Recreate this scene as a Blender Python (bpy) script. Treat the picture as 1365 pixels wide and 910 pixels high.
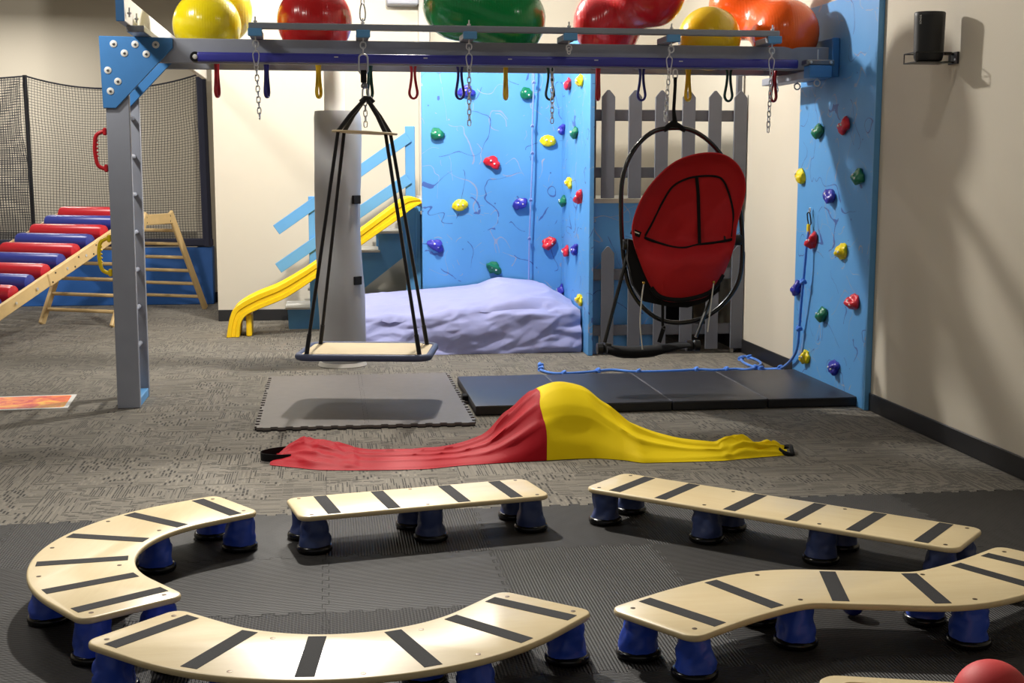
import bpy, bmesh, math, random
from mathutils import Vector, Matrix, noise
random.seed(7)
PI = math.pi
for o in list(bpy.data.objects):
    bpy.data.objects.remove(o)
scene = bpy.context.scene
COL = scene.collection

# ------------------------------------------------------------------ camera, world, lights
cam_d = bpy.data.cameras.new('camera')
cam = bpy.data.objects.new('camera', cam_d)
COL.objects.link(cam)
cam_d.sensor_fit = 'HORIZONTAL'
cam_d.sensor_width = 36.0
cam_d.lens = 1751.1 / 1365.0 * 36.0
cam_d.clip_end = 100
yaw, pitch, roll = 0.138431, 0.133690, 0.00142
fw = Vector((math.sin(yaw) * math.cos(pitch), math.cos(yaw) * math.cos(pitch), -math.sin(pitch)))
rt = Vector((math.cos(yaw), -math.sin(yaw), 0))
up = rt.cross(fw)
r2 = rt * math.cos(roll) + up * math.sin(roll)
u2 = up * math.cos(roll) - rt * math.sin(roll)
M = Matrix((r2, u2, -fw)).transposed().to_4x4()
M.translation = Vector((0, 0, 1.434))
cam.matrix_world = M
scene.camera = cam

world = bpy.data.worlds.new('world')
scene.world = world
world.use_nodes = True
bg = world.node_tree.nodes['Background']
bg.inputs[0].default_value = (1.0, 0.97, 0.92, 1)
bg.inputs[1].default_value = 0.2

def lamp(name, loc, power, size, color=(1.0, 0.955, 0.88)):
    d = bpy.data.lights.new(name, 'AREA')
    d.shape = 'DISK'
    d.size = size
    d.energy = power
    d.color = color
    o = bpy.data.objects.new(name, d)
    o.location = loc
    COL.objects.link(o)
    return o
def fill_spot(loc, power, cone, rad, aim, color=(1.0, 0.955, 0.88)):  # added fill spots, not fittings of the room
    d = bpy.data.lights.new('added_fill_spot', 'SPOT')
    d.energy = power
    d.spot_size = math.radians(cone)
    d.spot_blend = 1.0
    d.shadow_soft_size = rad
    d.color = color
    o = bpy.data.objects.new('added_fill_spot', d)
    o.location = loc
    o.rotation_euler = (Vector(aim) - Vector(loc)).to_track_quat('-Z', 'Y').to_euler()
    COL.objects.link(o)
kd = bpy.data.lights.new('pendant_bulb', 'POINT')
kd.energy = 445
kd.shadow_soft_size = 0.07
kd.color = (1.0, 0.955, 0.88)
ko = bpy.data.objects.new('pendant_bulb', kd)
ko.location = (0.55, 9.35, 3.3)
COL.objects.link(ko)
lamp('ceiling_or_fill_lamp', (-2.0, 5.0, 3.5), 42, 0.5)
lamp('ceiling_or_fill_lamp', (-0.6, 11.1, 3.5), 46, 0.4)  # added fill, brightens the left of the back wall
lamp('ceiling_or_fill_lamp', (1.9, 5.3, 3.45), 9, 0.12)
lamp('ceiling_or_fill_lamp', (-3.6, 12.0, 3.5), 50, 0.6)
lamp('ceiling_or_fill_lamp', (-3.6, 15.2, 3.2), 60, 0.6)  # added fill so the far wall shows bright behind the net
fill_spot((-0.2, 7.7, 3.55), 1080, 82, 0.08, (0.1, 3.8, 0))  # added spot to brighten the planks, placed near the key direction
fill_spot((-2.3, 6.8, 3.5), 420, 78, 0.15, (-0.2, 11.6, 0.9))  # added spot giving frontal light on stairs, slide and column

vs = scene.view_settings
vs.view_transform = 'Standard'
vs.look = 'None'
vs.gamma = 1.0
vs.use_curve_mapping = False
vs.exposure = 0.0

# ------------------------------------------------------------------ materials
def lin(c):
    def f(v):
        v /= 255.0
        return v / 12.92 if v <= 0.04045 else ((v + 0.055) / 1.055) ** 2.4
    return (f(c[0]), f(c[1]), f(c[2]), 1)

class NT:
    def __init__(s, name):
        s.m = bpy.data.materials.new(name)
        s.m.use_nodes = True
        s.n = s.m.node_tree.nodes
        s.l = s.m.node_tree.links
        s.b = s.n['Principled BSDF']
    def add(s, t, **k):
        nd = s.n.new(t)
        for a, v in k.items():
            if a.startswith('i_'):
                key = a[2:]
                key = int(key) if key.isdigit() else key.replace('_', ' ')
                nd.inputs[key].default_value = v
            else:
                setattr(nd, a, v)
        return nd
    def link(s, a, b):
        s.l.new(a, b)
    def coord(s, which='Object', scale=(1, 1, 1), rot=(0, 0, 0)):
        t = s.add('ShaderNodeTexCoord')
        m = s.add('ShaderNodeMapping')
        m.inputs['Scale'].default_value = scale
        m.inputs['Rotation'].default_value = rot
        s.link(t.outputs[which], m.inputs[0])
        return m.outputs[0]
    def math(s, op, a, b=None, clamp=False):
        nd = s.add('ShaderNodeMath', operation=op, use_clamp=clamp)
        for i, v in enumerate((a, b)):
            if v is None:
                continue
            if isinstance(v, (int, float)):
                nd.inputs[i].default_value = v
            else:
                s.link(v, nd.inputs[i])
        return nd.outputs[0]
    def mix(s, fac, a, b):
        nd = s.add('ShaderNodeMix', data_type='RGBA')
        for key, v in ((0, fac), (6, a), (7, b)):
            if isinstance(v, (int, float, tuple)):
                nd.inputs[key].default_value = v
            else:
                s.link(v, nd.inputs[key])
        return nd.outputs[2]
    def noise(s, vec, scale, detail=2, rough=.5, dist=0):
        nd = s.add('ShaderNodeTexNoise')
        nd.inputs['Scale'].default_value = scale
        nd.inputs['Detail'].default_value = detail
        nd.inputs['Roughness'].default_value = rough
        nd.inputs['Distortion'].default_value = dist
        s.link(vec, nd.inputs['Vector'])
        return nd.outputs[0]
    def bump(s, h, strength=.3, dist=.01):
        nd = s.add('ShaderNodeBump')
        nd.inputs['Strength'].default_value = strength
        nd.inputs['Distance'].default_value = dist
        s.link(h, nd.inputs['Height'])
        s.link(nd.outputs[0], s.b.inputs['Normal'])

def plain(name, c, rough=.5, metal=0, spec=None, var=.06, scale=9, bump=0, bscale=60, coat=0, sheen=0):
    """painted / moulded material with a faint tonal variation"""
    t = NT(name)
    base = lin(c)
    v = t.coord()
    f = t.noise(v, scale, 3)
    d = tuple(x * (1 - var * 2) for x in base[:3]) + (1,)
    e = tuple(min(1, x * (1 + var)) for x in base[:3]) + (1,)
    t.link(t.mix(f, d, e), t.b.inputs['Base Color'])
    t.b.inputs['Roughness'].default_value = rough
    t.b.inputs['Metallic'].default_value = metal
    if spec is not None:
        t.b.inputs['Specular IOR Level'].default_value = spec
    if coat:
        t.b.inputs['Coat Weight'].default_value = coat
    if sheen:
        t.b.inputs['Sheen Weight'].default_value = sheen
    if bump:
        t.bump(t.noise(v, bscale, 3), bump, .004)
    return t.m

def mat_carpet():
    t = NT('carpet_tile_weave')
    tc = t.add('ShaderNodeTexCoord')
    oi = t.add('ShaderNodeObjectInfo')
    off = t.add('ShaderNodeVectorMath', operation='SCALE')
    cx = t.add('ShaderNodeCombineXYZ')
    t.link(oi.outputs['Random'], cx.inputs[0])
    t.link(oi.outputs['Random'], cx.inputs[1])
    t.link(cx.outputs[0], off.inputs[0])
    off.inputs['Scale'].default_value = 37.0
    ad = t.add('ShaderNodeVectorMath', operation='ADD')
    t.link(tc.outputs['Object'], ad.inputs[0])
    t.link(off.outputs[0], ad.inputs[1])
    vec = ad.outputs[0]
    def brick(rot, w, h, m, sc=1.0):
        mp = t.add('ShaderNodeMapping')
        mp.inputs['Rotation'].default_value = (0, 0, rot)
        t.link(vec, mp.inputs[0])
        b = t.add('ShaderNodeTexBrick')
        b.offset = .37
        b.squash = 1.0
        b.inputs['Color1'].default_value = (0.0, 0.0, 0.0, 1)
        b.inputs['Color2'].default_value = (1, 1, 1, 1)
        b.inputs['Mortar'].default_value = (.62, .62, .62, 1)
        b.inputs['Scale'].default_value = sc
        b.inputs['Mortar Size'].default_value = m
        b.inputs['Mortar Smooth'].default_value = .2
        b.inputs['Brick Width'].default_value = w
        b.inputs['Row Height'].default_value = h
        t.link(mp.outputs[0], b.inputs['Vector'])
        return b.outputs['Color']
    b1 = brick(0, .05, .017, .0042)
    b2 = brick(PI / 2, .13, .0105, .0032)
    vor = t.add('ShaderNodeTexVoronoi', distance='CHEBYCHEV')
    vor.inputs['Scale'].default_value = 7.5
    t.link(vec, vor.inputs['Vector'])
    sep = t.add('ShaderNodeSeparateColor')
    t.link(vor.outputs['Color'], sep.inputs[0])
    sel = t.math('GREATER_THAN', sep.outputs[0], .42)
    pat = t.mix(sel, b1, b2)
    ramp = t.add('ShaderNodeValToRGB')
    ramp.color_ramp.elements[0].color = lin((44, 42, 40))
    ramp.color_ramp.elements[1].color = lin((144, 137, 124))
    e = ramp.color_ramp.elements.new(.36)
    e.color = lin((58, 55, 51))
    e = ramp.color_ramp.elements.new(.52)
    e.color = lin((118, 113, 103))
    t.link(pat, ramp.inputs[0])
    pile = t.noise(vec, 260, 2)
    big = t.noise(vec, 3.5, 3)
    c2 = t.mix(t.math('MULTIPLY', big, .22), ramp.outputs[0], lin((96, 91, 84)))
    c3 = t.mix(t.math('MULTIPLY', pile, .22), c2, lin((70, 66, 61)))
    t.link(c3, t.b.inputs['Base Color'])
    t.b.inputs['Roughness'].default_value = .95
    t.b.inputs['Specular IOR Level'].default_value = .15
    t.b.inputs['Sheen Weight'].default_value = .15
    bw = t.add('ShaderNodeRGBToBW')
    t.link(pat, bw.inputs[0])
    t.bump(t.math('ADD', bw.outputs[0], t.math('MULTIPLY', pile, .7)), .5, .004)
    return t.m

def mat_foam(c, c2, ridge=True):
    t = NT('foam_ridged' if ridge else 'foam_smooth')
    v = t.coord()
    base = t.mix(t.noise(v, 14, 4), lin(c), lin(c2))
    t.b.inputs['Roughness'].default_value = .62 if ridge else .55
    t.b.inputs['Specular IOR Level'].default_value = .4
    if ridge:
        oi = t.add('ShaderNodeObjectInfo')
        s = t.add('ShaderNodeSeparateXYZ')
        t.link(v, s.inputs[0])
        gate = t.math('GREATER_THAN', oi.outputs['Random'], .5)
        mx = t.add('ShaderNodeMix', data_type='FLOAT')
        t.link(gate, mx.inputs[0])
        t.link(s.outputs[0], mx.inputs[2])
        t.link(s.outputs[1], mx.inputs[3])
        w = t.math('SINE', t.math('MULTIPLY', mx.outputs[0], 2 * PI / .0105))
        cross = t.math('SINE', t.math('MULTIPLY', t.math('ADD', s.outputs[0], s.outputs[1]), 2 * PI / .02))
        h = t.math('ADD', w, t.math('MULTIPLY', cross, .25))
        base = t.mix(t.math('MULTIPLY', t.math('ADD', w, 1.0), .36), base, lin((14, 14, 14)))
        t.bump(h, .8, .003)
    else:
        t.bump(t.noise(v, 160, 2), .15, .002)
    t.link(base, t.b.inputs['Base Color'])
    return t.m

def mat_birch():
    t = NT('birch_plywood')
    v = t.coord(scale=(1.4, 11, 6))
    n = t.noise(v, 3.0, 6, .6, .8)
    v2 = t.coord(scale=(30, 260, 30))
    g = t.noise(v2, 1.0, 2)
    c = t.mix(n, lin((240, 223, 180)), lin((224, 200, 150)))
    c = t.mix(t.math('MULTIPLY', g, .2), c, lin((204, 172, 118)))
    t.link(c, t.b.inputs['Base Color'])
    t.b.inputs['Roughness'].default_value = .36
    t.b.inputs['Coat Weight'].default_value = .25
    t.b.inputs['Coat Roughness'].default_value = .25
    return t.m

def mat_splatter(name, c, c2):
    """blue painted ply with thin dribbles of beige and navy paint"""
    t = NT(name)
    v = t.coord()
    base = t.mix(t.noise(v, 3, 3), lin(c), lin(c2))
    def dribble(col, base, rot, sc, off, width, thr):
        m = t.add('ShaderNodeMapping')
        m.inputs['Rotation'].default_value = rot
        m.inputs['Location'].default_value = off
        t.link(v, m.inputs[0])
        n = t.noise(m.outputs[0], sc, 1.5, .45, .6)
        d = t.math('ABSOLUTE', t.math('SUBTRACT', n, .5))
        wv = t.math('MULTIPLY', t.noise(m.outputs[0], 30, 2), width * 2)
        line = t.math('LESS_THAN', d, wv)
        mask = t.math('GREATER_THAN', t.noise(m.outputs[0], sc * 1.7 + .4, 2), thr)
        f = t.math('MULTIPLY', line, mask)
        dn = t.add('ShaderNodeTexVoronoi')
        dn.inputs['Scale'].default_value = 9
        t.link(m.outputs[0], dn.inputs['Vector'])
        dm = t.math('MULTIPLY', t.math('LESS_THAN', dn.outputs['Distance'], .06), t.math('GREATER_THAN', t.noise(m.outputs[0], 4, 1), .6))
        f = t.math('MAXIMUM', f, dm)
        return t.mix(t.math('MULTIPLY', f, .8), base, col)
    base = dribble(lin((146, 154, 184)), base, (.5, .3, .2), 2.3, (3, 1, 7), .0034, .48)
    base = dribble(lin((58, 74, 150)), base, (.2, .7, .9), 2.6, (9, 4, 2), .0042, .46)
    base = dribble(lin((164, 162, 176)), base, (1.0, .1, .6), 3.4, (1, 8, 5), .0030, .52)
    t.link(base, t.b.inputs['Base Color'])
    t.b.inputs['Roughness'].default_value = .48
    return t.m

def mat_cloth(name, c, c2, rough=.6, scale=6, sheen=.3, spec=.3, bump=.12):
    t = NT(name)
    v = t.coord()
    t.link(t.mix(t.noise(v, scale, 3), lin(c), lin(c2)), t.b.inputs['Base Color'])
    t.b.inputs['Roughness'].default_value = rough
    t.b.inputs['Sheen Weight'].default_value = sheen
    t.b.inputs['Specular IOR Level'].default_value = spec
    t.bump(t.noise(v, 420, 2), bump, .002)
    return t.m

def mat_lava():
    t = NT('lava_print')
    v = t.coord(scale=(1, 1, 1))
    n = t.noise(v, 7, 5, .6, 1.2)
    ramp = t.add('ShaderNodeValToRGB')
    el = ramp.color_ramp.elements
    el[0].position = .38
    el[0].color = lin((214, 40, 30))
    el[1].position = .66
    el[1].color = lin((250, 190, 40))
    e = el.new(.5)
    e.color = lin((243, 120, 26))
    t.link(n, ramp.inputs[0])
    t.link(ramp.outputs[0], t.b.inputs['Base Color'])
    t.b.inputs['Roughness'].default_value = .45
    return t.m

K = {}
K['carpet'] = mat_carpet()
K['subfloor'] = plain('subfloor_glue', (80, 77, 72), .95)
K['foam'] = mat_foam((76, 73, 71), (64, 62, 60))
K['foam_grey'] = mat_foam((114, 108, 104), (103, 98, 95), False)
K['birch'] = mat_birch()
K['wall'] = plain('cream_wall_paint', (208, 200, 184), .85, var=.012, scale=1.5, bump=.06, bscale=140)
K['ceiling'] = plain('ceiling_paint', (120, 119, 117), .9, var=.02)
K['baseboard'] = plain('black_vinyl_baseboard', (33, 33, 36), .45)
K['grey'] = plain('grey_frame_paint', (150, 155, 168), .5, var=.05, bump=.05)
K['fence_grey'] = plain('grey_fence_paint', (100, 103, 112), .55, var=.05)
K['rail_grey'] = plain('grey_steel_rail', (146, 153, 166), .35, metal=.2)
K['blue'] = plain('blue_frame_paint', (64, 130, 196), .45, var=.06)
K['lightblue'] = plain('light_blue_paint', (94, 158, 214), .45, var=.04)
K['splat'] = mat_splatter('blue_splatter_paint', (92, 158, 218), (82, 148, 210))
K['navytube'] = plain('indigo_tube', (56, 58, 160), .3, coat=.3)
K['white'] = plain('white_plastic', (232, 232, 228), .4)
K['steel'] = plain('bright_steel', (214, 216, 220), .3, metal=.55, var=.03)
K['darksteel'] = plain('dull_steel', (120, 122, 126), .4, metal=.9)
K['black'] = plain('black_plastic', (22, 22, 24), .35)
K['blacktube'] = plain('black_gloss_tube', (14, 14, 15), .22, coat=.4)
K['blackcloth'] = mat_cloth('black_nylon', (16, 16, 18), (22, 22, 25), .8, sheen=.05, spec=.2)
K['rubber'] = plain('black_rubber_foot', (12, 12, 13), .22)
K['grit'] = plain('grit_tape', (36, 35, 36), .9, bump=.4, bscale=500)
K['screw'] = plain('recessed_bronze_screw', (84, 66, 46), .4, metal=.7)
K['legblue'] = plain('royal_blue_vinyl', (52, 88, 208), .36, var=.08, scale=14)
K['legnavy'] = plain('navy_vinyl', (58, 74, 122), .42, var=.08, scale=14)
K['padblack'] = plain('black_vinyl_mat', (46, 47, 56), .4, var=.05, bump=.05)
K['padedge'] = plain('black_vinyl_mat_side', (24, 25, 31), .4)
K['seam'] = plain('grey_mat_seam', (92, 92, 98), .6)
K['redcloth'] = mat_cloth('red_stretch_cloth', (172, 6, 27), (154, 5, 23), .6, sheen=0, spec=.2)
K['yellowcloth'] = mat_cloth('yellow_stretch_cloth', (250, 222, 18), (244, 210, 14), .65, sheen=0, spec=.15)
K['canopyred'] = mat_cloth('red_canvas', (198, 30, 38), (178, 24, 32), .65, bump=.3, sheen=.05)
K['sheet'] = mat_cloth('lavender_sheet', (160, 164, 210), (152, 156, 204), .65, sheen=.2)
K['padgrey'] = plain('grey_vinyl_padding', (158, 159, 162), .38, var=.04, scale=4)
K['column'] = plain('pale_grey_column_paint', (196, 192, 184), .6, var=.02)
K['rubberred'] = plain('matte_red_rubber', (222, 64, 66), .6, var=.04)
K['slide'] = plain('yellow_plastic_slide', (250, 206, 22), .38, var=.03)
K['tread'] = plain('pale_grey_tread', (196, 196, 192), .6)
K['rope_black'] = mat_cloth('black_rope', (20, 20, 22), (32, 32, 36), .8, scale=60)
K['rope_blue'] = mat_cloth('blue_rope', (62, 120, 226), (84, 146, 236), .6, scale=90)
K['rope_pale'] = mat_cloth('pale_blue_rope', (92, 142, 214), (150, 150, 200), .6, scale=70)
K['bumper'] = plain('slate_blue_bumper', (74, 84, 116), .55)
K['swingwood'] = plain('pale_plywood', (216, 196, 156), .6, var=.06, scale=20)
K['cord_white'] = plain('white_cord', (226, 224, 216), .7)
K['bead'] = plain('brass_bead', (196, 162, 70), .3, metal=.8)
K['wood'] = plain('pale_beech', (214, 184, 130), .45, var=.07, scale=12)
K['tampblue'] = plain('blue_trampoline_skirt', (40, 98, 176), .55, var=.05)
K['net'] = plain('black_safety_net', (50, 52, 62), .8)
K['netband'] = plain('navy_net_sleeve', (38, 42, 66), .7)
K['rollred'] = plain('red_vinyl_roller', (186, 32, 44), .3, bump=.1, bscale=25)
K['rollblue'] = plain('blue_vinyl_roller', (48, 58, 140), .3, bump=.1, bscale=25)
K['lava'] = mat_lava()
K['speaker'] = plain('matte_black_speaker', (20, 21, 24), .5)
K['boxgrey'] = plain('grey_wall_box_paint', (150, 152, 162), .5)
K['redplastic'] = plain('red_plastic_grip', (196, 24, 38), .35)
K['yellowplastic'] = plain('yellow_plastic_grip', (246, 214, 24), .35)
HC = {'red': (214, 34, 52), 'yellow': (244, 218, 20), 'green': (18, 116, 84), 'blue': (52, 52, 168)}
for k, c in HC.items():
    K['hold_' + k] = plain('hold_%s_resin' % k, c, .35, var=.05)
LC = {'red': (170, 22, 36), 'navy': (44, 44, 132), 'yellow': (236, 196, 30), 'green': (10, 62, 54)}
for k, c in LC.items():
    K['loop_' + k] = plain('loop_%s_rubber' % k, c, .35)
BC = {'yellow': (236, 214, 20), 'red': (206, 28, 32), 'green': (10, 150, 74), 'crimson': (214, 24, 38), 'gold': (238, 198, 26), 'orange': (252, 98, 20), 'rubberred': (226, 60, 62), 'royal': (24, 40, 130)}
def mat_ball(name, c):
    t = NT('ball_%s_vinyl' % name)
    v = t.coord()
    s = t.add('ShaderNodeSeparateXYZ')
    t.link(v, s.inputs[0])
    w = t.math('SINE', t.math('MULTIPLY', s.outputs[0], 420))
    base = t.mix(t.noise(v, 5, 2), lin(c), lin(tuple(x * .93 for x in c)))
    t.link(base, t.b.inputs['Base Color'])
    t.b.inputs['Roughness'].default_value = .22
    t.b.inputs['Coat Weight'].default_value = .3
    t.b.inputs['Coat Roughness'].default_value = .12
    t.bump(w, .12, .0015)
    return t.m
for k, c in BC.items():
    K['ball_' + k] = mat_ball(k, c)

# ------------------------------------------------------------------ mesh helpers
class MB:
    """collects shapes for ONE part; coordinates are world unless the caller says otherwise"""
    def __init__(s):
        s.bm = bmesh.new()
    def box(s, x0, x1, y0, y1, z0, z1, bev=0, seg=1):
        m = Matrix.Translation(((x0 + x1) / 2, (y0 + y1) / 2, (z0 + z1) / 2)) @ Matrix.Diagonal((abs(x1 - x0), abs(y1 - y0), abs(z1 - z0), 1))
        return s.mbox(m, bev, seg)
    def mbox(s, m, bev=0, seg=1):
        r = bmesh.ops.create_cube(s.bm, size=1, matrix=m)
        if bev:
            es = list({e for v in r['verts'] for e in v.link_edges})
            bmesh.ops.bevel(s.bm, geom=es, offset=bev, segments=seg, profile=.6, affect='EDGES')
        return s
    def bar(s, a, b, w, h, upv=(0, 0, 1), bev=0):
        """rectangular bar from a to b; w across, h along upv"""
        a, b = Vector(a), Vector(b)
        d = b - a
        L = d.length
        d.normalize()
        u = Vector(upv)
        u = (u - d * u.dot(d)).normalized()
        r = d.cross(u)
        m = Matrix((d * L, r * w, u * h)).transposed().to_4x4()
        m.translation = (a + b) / 2
        return s.mbox(m, bev)
    def ring_loft(s, rings, close_ring=True, cap=True, close_path=False):
        vs = [[s.bm.verts.new(p) for p in r] for r in rings]
        n = len(rings[0])
        m = len(rings)
        for i in range(m if close_path else m - 1):
            a, b = vs[i], vs[(i + 1) % m]
            for j in range(n if close_ring else n - 1):
                k = (j + 1) % n
                s.bm.faces.new((a[j], a[k], b[k], b[j]))
        if cap and not close_path and close_ring:
            s.bm.faces.new(list(reversed(vs[0])))
            s.bm.faces.new(vs[-1])
        return s
    def tube(s, pts, r, n=8, closed=False, flat=1.0):
        pts = [Vector(p) for p in pts]
        m = len(pts)
        rad = r if isinstance(r, (list, tuple)) else [r] * m
        rings = []
        N = None
        for i in range(m):
            if closed:
                t = (pts[(i + 1) % m] - pts[i - 1]).normalized()
            else:
                t = (pts[min(i + 1, m - 1)] - pts[max(i - 1, 0)]).normalized()
            if N is None:
                ref = Vector((0, 0, 1)) if abs(t.z) < .9 else Vector((1, 0, 0))
                N = (ref - t * ref.dot(t)).normalized()
            else:
                N = (N - t * N.dot(t)).normalized()
            B = t.cross(N)
            rings.append([pts[i] + N * (rad[i] * math.cos(2 * PI * k / n)) + B * (rad[i] * flat * math.sin(2 * PI * k / n)) for k in range(n)])
        return s.ring_loft(rings, True, True, closed)
    def cyl(s, a, b, r, n=14):
        return s.tube([a, b], r, n)
    def lathe(s, prof, c, n=20, axis='z'):
        c = Vector(c)
        rings = []
        for r, z in prof:
            ring = []
            for k in range(n):
                a = 2 * PI * k / n
                p = (r * math.cos(a), r * math.sin(a), z)
                if axis == 'y':
                    p = (p[0], -p[2], p[1])
                elif axis == 'x':
                    p = (p[2], p[0], p[1])
                ring.append(c + Vector(p))
            rings.append(ring)
        return s.ring_loft(rings)
    def prism(s, pts, vec):
        vec = Vector(vec)
        a = [s.bm.verts.new(Vector(p)) for p in pts]
        b = [s.bm.verts.new(Vector(p) + vec) for p in pts]
        s.bm.faces.new(a)
        s.bm.faces.new(list(reversed(b)))
        n = len(pts)
        for i in range(n):
            j = (i + 1) % n
            s.bm.faces.new((a[j], a[i], b[i], b[j]))
        return s
    def grid(s, P, closed_u=False):
        vs = [[s.bm.verts.new(p) for p in row] for row in P]
        for i in range(len(vs) - 1):
            for j in range(len(vs[0]) - 1):
                s.bm.faces.new((vs[i][j], vs[i][j + 1], vs[i + 1][j + 1], vs[i + 1][j]))
        return s
    def torus(s, M4, R, r, stretch=0, n=12, m=6):
        """ring in local XZ, elongated by stretch along local Z"""
        pts = []
        for k in range(n):
            a = 2 * PI * k / n
            z = R * math.sin(a)
            z += stretch / 2 if math.sin(a) > 1e-6 else (-stretch / 2 if math.sin(a) < -1e-6 else 0)
            pts.append(M4 @ Vector((R * math.cos(a), 0, z)))
        return s.tube(pts, r, m, True)
    def ico(s, c, rx, ry=None, rz=None, sub=2):
        ry = rx if ry is None else ry
        rz = rx if rz is None else rz
        m = Matrix.Translation(c) @ Matrix.Diagonal((rx, ry, rz, 1))
        bmesh.ops.create_icosphere(s.bm, subdivisions=sub, radius=1, matrix=m)
        return s
    def uv(s, c, rx, ry, rz, u=24, v=14):
        m = Matrix.Translation(c) @ Matrix.Diagonal((rx, ry, rz, 1))
        bmesh.ops.create_uvsphere(s.bm, u_segments=u, v_segments=v, radius=1, matrix=m)
        return s
    def mesh(s, name, mat, angle=35, shift=None):
        if shift is not None:
            bmesh.ops.translate(s.bm, verts=s.bm.verts[:], vec=-Vector(shift))
        bmesh.ops.recalc_face_normals(s.bm, faces=s.bm.faces[:])
        me = bpy.data.meshes.new(name)
        s.bm.to_mesh(me)
        s.bm.free()
        me.materials.append(mat)
        if angle:
            me.polygons.foreach_set('use_smooth', [True] * len(me.polygons))
            me.set_sharp_from_angle(angle=math.radians(angle))
        return me
    def build(s, name, mat, parent=None, angle=35, label=None):
        """world-space shapes -> object; parts are stored relative to the thing's base"""
        base = ROOT.get(parent.name) if parent else None
        me = s.mesh(name, mat, angle, base)
        o = bpy.data.objects.new(name, me)
        COL.objects.link(o)
        if parent:
            o.parent = parent
            ROOT[o.name] = base
        if label:
            o['label'] = label
        return o

ROOT = {}
def thing(name, label, cat, loc=(0, 0, 0), group=None):
    o = bpy.data.objects.new(name, None)
    COL.objects.link(o)
    o.empty_display_size = .1
    o.location = loc
    ROOT[o.name] = Vector(loc)
    tag(o, label, cat, group)
    return o
def tag(o, label, cat, group=None):
    o['label'] = label
    o['category'] = cat
    if group:
        o['group'] = group
    return o
def struct(o, label=None):
    o['kind'] = 'structure'
    if label:
        o['label'] = label
    ROOT[o.name] = Vector((0, 0, 0))
    return o
def inst(name, me, parent=None, loc=(0, 0, 0), rz=0, rot=None, scale=None):
    """object sharing mesh data; loc in the parent's frame"""
    o = bpy.data.objects.new(name, me)
    COL.objects.link(o)
    o.location = loc
    o.rotation_euler = rot if rot else (0, 0, rz)
    if scale:
        o.scale = scale
    if parent:
        o.parent = parent
    return o
def catmull(pts, n=8, closed=False):
    pts = [Vector(p) for p in pts]
    out = []
    m = len(pts)
    for i in range(m if closed else m - 1):
        if closed:
            p0, p1, p2, p3 = pts[i - 1], pts[i], pts[(i + 1) % m], pts[(i + 2) % m]
        else:
            p0, p1, p2, p3 = pts[max(i - 1, 0)], pts[i], pts[i + 1], pts[min(i + 2, m - 1)]
        for k in range(n):
            t = k / n
            out.append(.5 * ((2 * p1) + (p2 - p0) * t + (2 * p0 - 5 * p1 + 4 * p2 - p3) * t * t + (3 * p1 - p0 - 3 * p2 + p3) * t ** 3))
    if not closed:
        out.append(pts[-1])
    return out
def interp(tab, x):
    """cubic through the table, slopes limited so that it never overshoots"""
    n = len(tab)
    if x <= tab[0][0]:
        return tab[0][1]
    if x >= tab[-1][0]:
        return tab[-1][1]
    d = [(tab[i + 1][1] - tab[i][1]) / (tab[i + 1][0] - tab[i][0]) for i in range(n - 1)]
    def slope(i):
        if i == 0:
            return d[0]
        if i == n - 1:
            return d[-1]
        if d[i - 1] * d[i] <= 0:
            return 0
        return 2 * d[i - 1] * d[i] / (d[i - 1] + d[i])
    for i in range(n - 1):
        if x <= tab[i + 1][0]:
            h = tab[i + 1][0] - tab[i][0]
            t = (x - tab[i][0]) / h
            return ((2 * t ** 3 - 3 * t * t + 1) * tab[i][1] + (t ** 3 - 2 * t * t + t) * h * slope(i)
                    + (3 * t * t - 2 * t ** 3) * tab[i + 1][1] + (t ** 3 - t * t) * h * slope(i + 1))

# ------------------------------------------------------------------ the room
XR = 3.15
floor = struct(MB().box(-6, XR, -1, 16.6, -.12, -.006).build('floor', K['subfloor'], None, 0), 'grey brown patterned carpet tile floor')
TS = .61
tile_me = MB().box(-TS / 2 + .0006, TS / 2 - .0006, -TS / 2 + .0006, TS / 2 - .0006, -.006, 0, .0012).mesh('carpet_tile', K['carpet'], 0)
nt = 0
for j in range(-1, 18):
    for i in range(-9, 6):
        x0, y0 = -.03 + i * TS, 5.33 + j * TS
        cx, cy = x0 + TS / 2, y0 + TS / 2
        if cx < -1.3 - .36 * (cy - 3) - .6 or cy > 16.2:
            continue
        if cx + TS / 2 > XR + .15:
            continue
        if cx > -.75 and cy > 12.55:
            continue
        inst('carpet_tile', tile_me, floor, (cx, cy, 0), (i + j) % 2 * PI / 2 + PI * random.randint(0, 1))
        nt += 1
# the narrow cut strip of carpet along the right wall and the area behind the camera
MB().box(2.72 + .0, XR, 5.33 - TS, 12.3, -.0058, -.0012).build('carpet_edge_strip', K['carpet'], floor, 0)

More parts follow.
